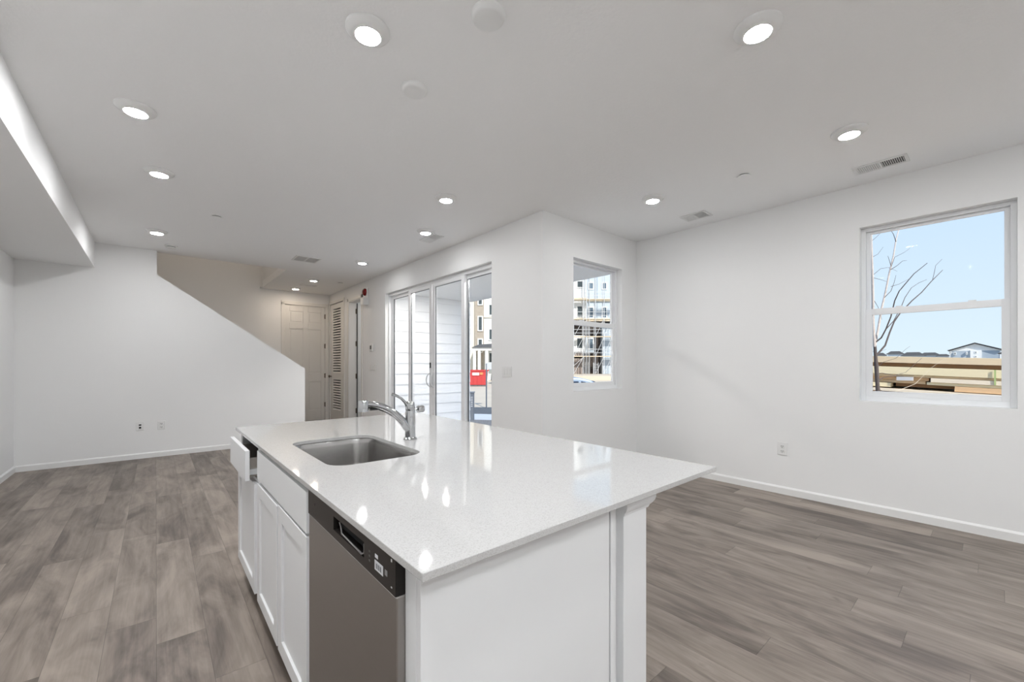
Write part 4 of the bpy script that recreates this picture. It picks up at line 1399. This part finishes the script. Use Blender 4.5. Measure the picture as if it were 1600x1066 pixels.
# bare tree outside the right window
tr = empty('bare_tree', (at(1371, 600, 5.3).x, at(1371, 600, 5.3).y, GZ))
def limb(pts, r0, r1, m, d=5.3, nm='branch', dd=0.0, seg=8):
    P = []
    n_ = len(pts)
    for i_, (px, py) in enumerate(pts):
        P.append(at(px, py, d + dd * i_ / max(1, n_ - 1)))
    b_ = MB().tube(P, [r0 + (r1 - r0) * i_ / max(1, n_ - 1) for i_ in range(n_)], seg)
    return sub(b_.build(nm, m, tr, smooth=True))
base = at(1371, 616, 5.3)
bt = MB().tube([(base.x, base.y, GZ), (base.x, base.y, 0.6), at(1372, 616, 5.3), at(1371, 600, 5.3), at(1369.5, 575, 5.3), at(1368, 556, 5.3), at(1367, 540, 5.3)], [0.035, 0.028, 0.023, 0.021, 0.022, 0.018, 0.016], 10)
sub(bt.build('trunk', BARKD, tr, smooth=True))
limb([(1366.5, 542), (1365, 520), (1364, 495), (1364, 470), (1363.5, 440), (1362.5, 410), (1361.5, 380), (1361, 350)], 0.018, 0.010, BARKL)
limb([(1367, 540), (1372, 515), (1377, 485), (1384, 455), (1390, 425), (1396, 400), (1400, 375), (1404, 360), (1412, 350), (1418, 342)], 0.014, 0.004, BARKL, dd=0.3)
limb([(1368, 535), (1377, 528), (1384, 515), (1392, 495), (1398, 470), (1405, 455), (1416, 442), (1428, 428), (1438, 420), (1449, 411)], 0.009, 0.003, BARKD, dd=-0.4)
limb([(1369, 556), (1383, 540), (1390, 520), (1397, 503), (1406, 490), (1425, 470), (1440, 457), (1455, 440), (1465, 430), (1473, 422)], 0.011, 0.003, BARKD, dd=0.5)
limb([(1384, 515), (1396, 502), (1408, 480), (1414, 465), (1424, 450), (1436, 442), (1448, 437)], 0.005, 0.002, BARKD, dd=0.2)
limb([(1457, 438), (1460, 425), (1462, 415), (1472, 405)], 0.003, 0.0015, BARKD, dd=0.1)
limb([(1400, 378), (1396, 366), (1392, 360)], 0.004, 0.002, BARKD, nm='twig')
limb([(1391, 422), (1402, 415), (1410, 408), (1417, 407)], 0.004, 0.0015, BARKD, nm='twig')
limb([(1392, 418), (1398, 402), (1412, 395), (1422, 388)], 0.003, 0.0012, BARKD, nm='twig')
limb([(1364, 434), (1376, 437), (1385, 440)], 0.003, 0.0015, BARKD, nm='twig')
limb([(1363, 376), (1370, 370), (1377, 363)], 0.003, 0.0012, BARKD, nm='twig')
limb([(1363, 402), (1372, 397), (1380, 386)], 0.003, 0.0012, BARKD, nm='twig')
limb([(1364, 430), (1376, 420), (1388, 418), (1402, 424)], 0.003, 0.0012, BARKD, nm='twig')
limb([(1382, 465), (1392, 455), (1397, 442), (1400, 430)], 0.004, 0.0015, BARKD, nm='twig')
limb([(1392, 448), (1405, 444), (1420, 436)], 0.003, 0.0012, BARKD, nm='twig')
limb([(1392, 415), (1388, 402), (1387, 400)], 0.003, 0.0012, BARKD, nm='twig')
limb([(1366, 470), (1372, 480), (1378, 500)], 0.003, 0.0012, BARKD, nm='twig')
limb([(1370, 584), (1378, 583), (1392, 586), (1412, 588)], 0.004, 0.002, BARKD, nm='twig')
limb([(1371, 596), (1380, 590), (1395, 588), (1415, 582), (1440, 560)], 0.005, 0.0015, BARKD, dd=0.3, nm='twig')
limb([(1371, 608), (1385, 614), (1400, 616)], 0.004, 0.0015, BARKD, nm='twig')
limb([(1370, 575), (1380, 566), (1400, 560), (1415, 546), (1422, 541)], 0.003, 0.001, BARKD, nm='twig')
limb([(1395, 614), (1430, 600), (1455, 575), (1478, 559)], 0.003, 0.001, WOOD5, dd=-0.2, nm='twig')
limb([(1361, 552), (1366, 548), (1368, 556)], 0.003, 0.002, BARKD, nm='twig')
limb([(1369, 555), (1374, 550), (1385, 546)], 0.003, 0.001, BARKD, nm='twig')
tag(tr, 'bare slender tree just outside the right window', 'tree')

# houses on the horizon
D3 = 80.0
k3 = D3 / FPX
def facing(px): return -math.atan((px - CX) / FPX)
def cosf(px): return math.cos(math.atan((px - CX) / FPX))
hs = place('house', 1525, D3, GZ, facing(1525))
def hx_(px): return (px - 1525) * k3 * cosf(1525)
def hz_(py): return EYE - (py - CY) * k3 - GZ
MB().box(hx_(1482), hx_(1563), 0, 9, 0, hz_(548)).build('walls', GREYSIDE, hs)
MB().prism([(hx_(1482), hz_(548)), (hx_(1564), hz_(548)), (hx_(1523), hz_(537))], 'Y', 0.0, 9).build('gable', WHITEP, hs)
b = MB()
b.prism([(hx_(1480), hz_(547.5)), (hx_(1523), hz_(536)), (hx_(1523), hz_(535.4)), (hx_(1478), hz_(547.0))], 'Y', -0.5, 9.4)
b.prism([(hx_(1523), hz_(536)), (hx_(1566), hz_(547.5)), (hx_(1568), hz_(547.0)), (hx_(1523), hz_(535.4))], 'Y', -0.5, 9.4)
b.build('roof', SHINGLE, hs)
b = MB()
b.box(hx_(1482), hx_(1485), -0.05, 0, 0, hz_(548)); b.box(hx_(1516), hx_(1534), -0.25, 0, 0, hz_(547)); b.box(hx_(1561), hx_(1563), -0.05, 0, 0, hz_(548))
b.build('white_bay', WHITEP, hs)
for (a_, b_, y0_, y1_) in ((1489.5, 1493.5, 550, 554.5), (1509, 1512, 550, 554), (1523, 1526.5, 549, 552.5), (1523, 1526.5, 556, 559), (1484, 1486, 548.8, 551)):
    w_ = MB().box(hx_(a_), hx_(b_), -0.32, 0.0, hz_(y1_), hz_(y0_)).build('window', WHITEP, hs)
    MB().box(hx_(a_) + 0.1, hx_(b_) - 0.1, -0.34, -0.31, hz_(y1_) + 0.08, hz_(y0_) - 0.08).build('pane', DGLASS, w_)
tag(hs, 'white gabled house beyond the lumber stack', 'house')
h2 = place('house', 1581, 70.0, GZ, facing(1581))
k4 = 70 / FPX
MB().box(-0.8, 6, 0, 8, 0, EYE - (552 - CY) * k4 - GZ).build('walls', WHITEP, h2)
MB().prism([(-1.6, EYE - (552 - CY) * k4 - GZ), (6.4, EYE - (552 - CY) * k4 - GZ), (3, EYE - (535 - CY) * k4 - GZ)], 'Y', -0.4, 8.4).build('roof', SHINGLE, h2)
MB().box(-0.85, -0.1, -0.6, 0.2, EYE - (549 - CY) * k4 - GZ, EYE - (539 - CY) * k4 - GZ).build('dormer', UTIL, h2)
tag(h2, 'partly seen house at the right edge of the window view', 'house')
D5 = 150.0
k5 = D5 / FPX
def far_house(px, w, roof_y, eave_y, label, wm=GREYSIDE, dd=0.0):
    k5 = (D5 + dd) / FPX
    r = place('house', px, D5 + dd, GZ, facing(px))
    hw = w * k5 / 2 * cosf(px)
    ez = EYE - (eave_y - CY) * k5 - GZ
    rz_ = EYE - (roof_y - CY) * k5 - GZ
    MB().box(-hw, hw, 0, 9, 0, ez).build('walls', wm, r)
    MB().prism([(-hw - 0.6, ez - 0.1), (hw + 0.6, ez - 0.1), (hw * 0.55, rz_), (-hw * 0.60, rz_)], 'Y', -0.5, 9.5).build('roof', SHINGLE, r)
    return tag(r, label, 'house')
far_house(1376, 14, 551.5, 555.5, 'far grey roofed house behind the tree trunk')
far_house(1399, 24, 549, 553, 'far dark roofed house right of the tree trunk', WRAP, 25)
far_house(1427, 34, 550.5, 555.5, 'wide far house with a dark hipped roof, centre of the row')
far_house(1453, 30, 551, 555, 'far dark roofed house, second from the white gable', GREYSIDE, 25)
far_house(1474, 18, 553.5, 556, 'low far house touching the white gabled house')

# small far walls seen through the windows are done; smooth the lens-facing cylinders only
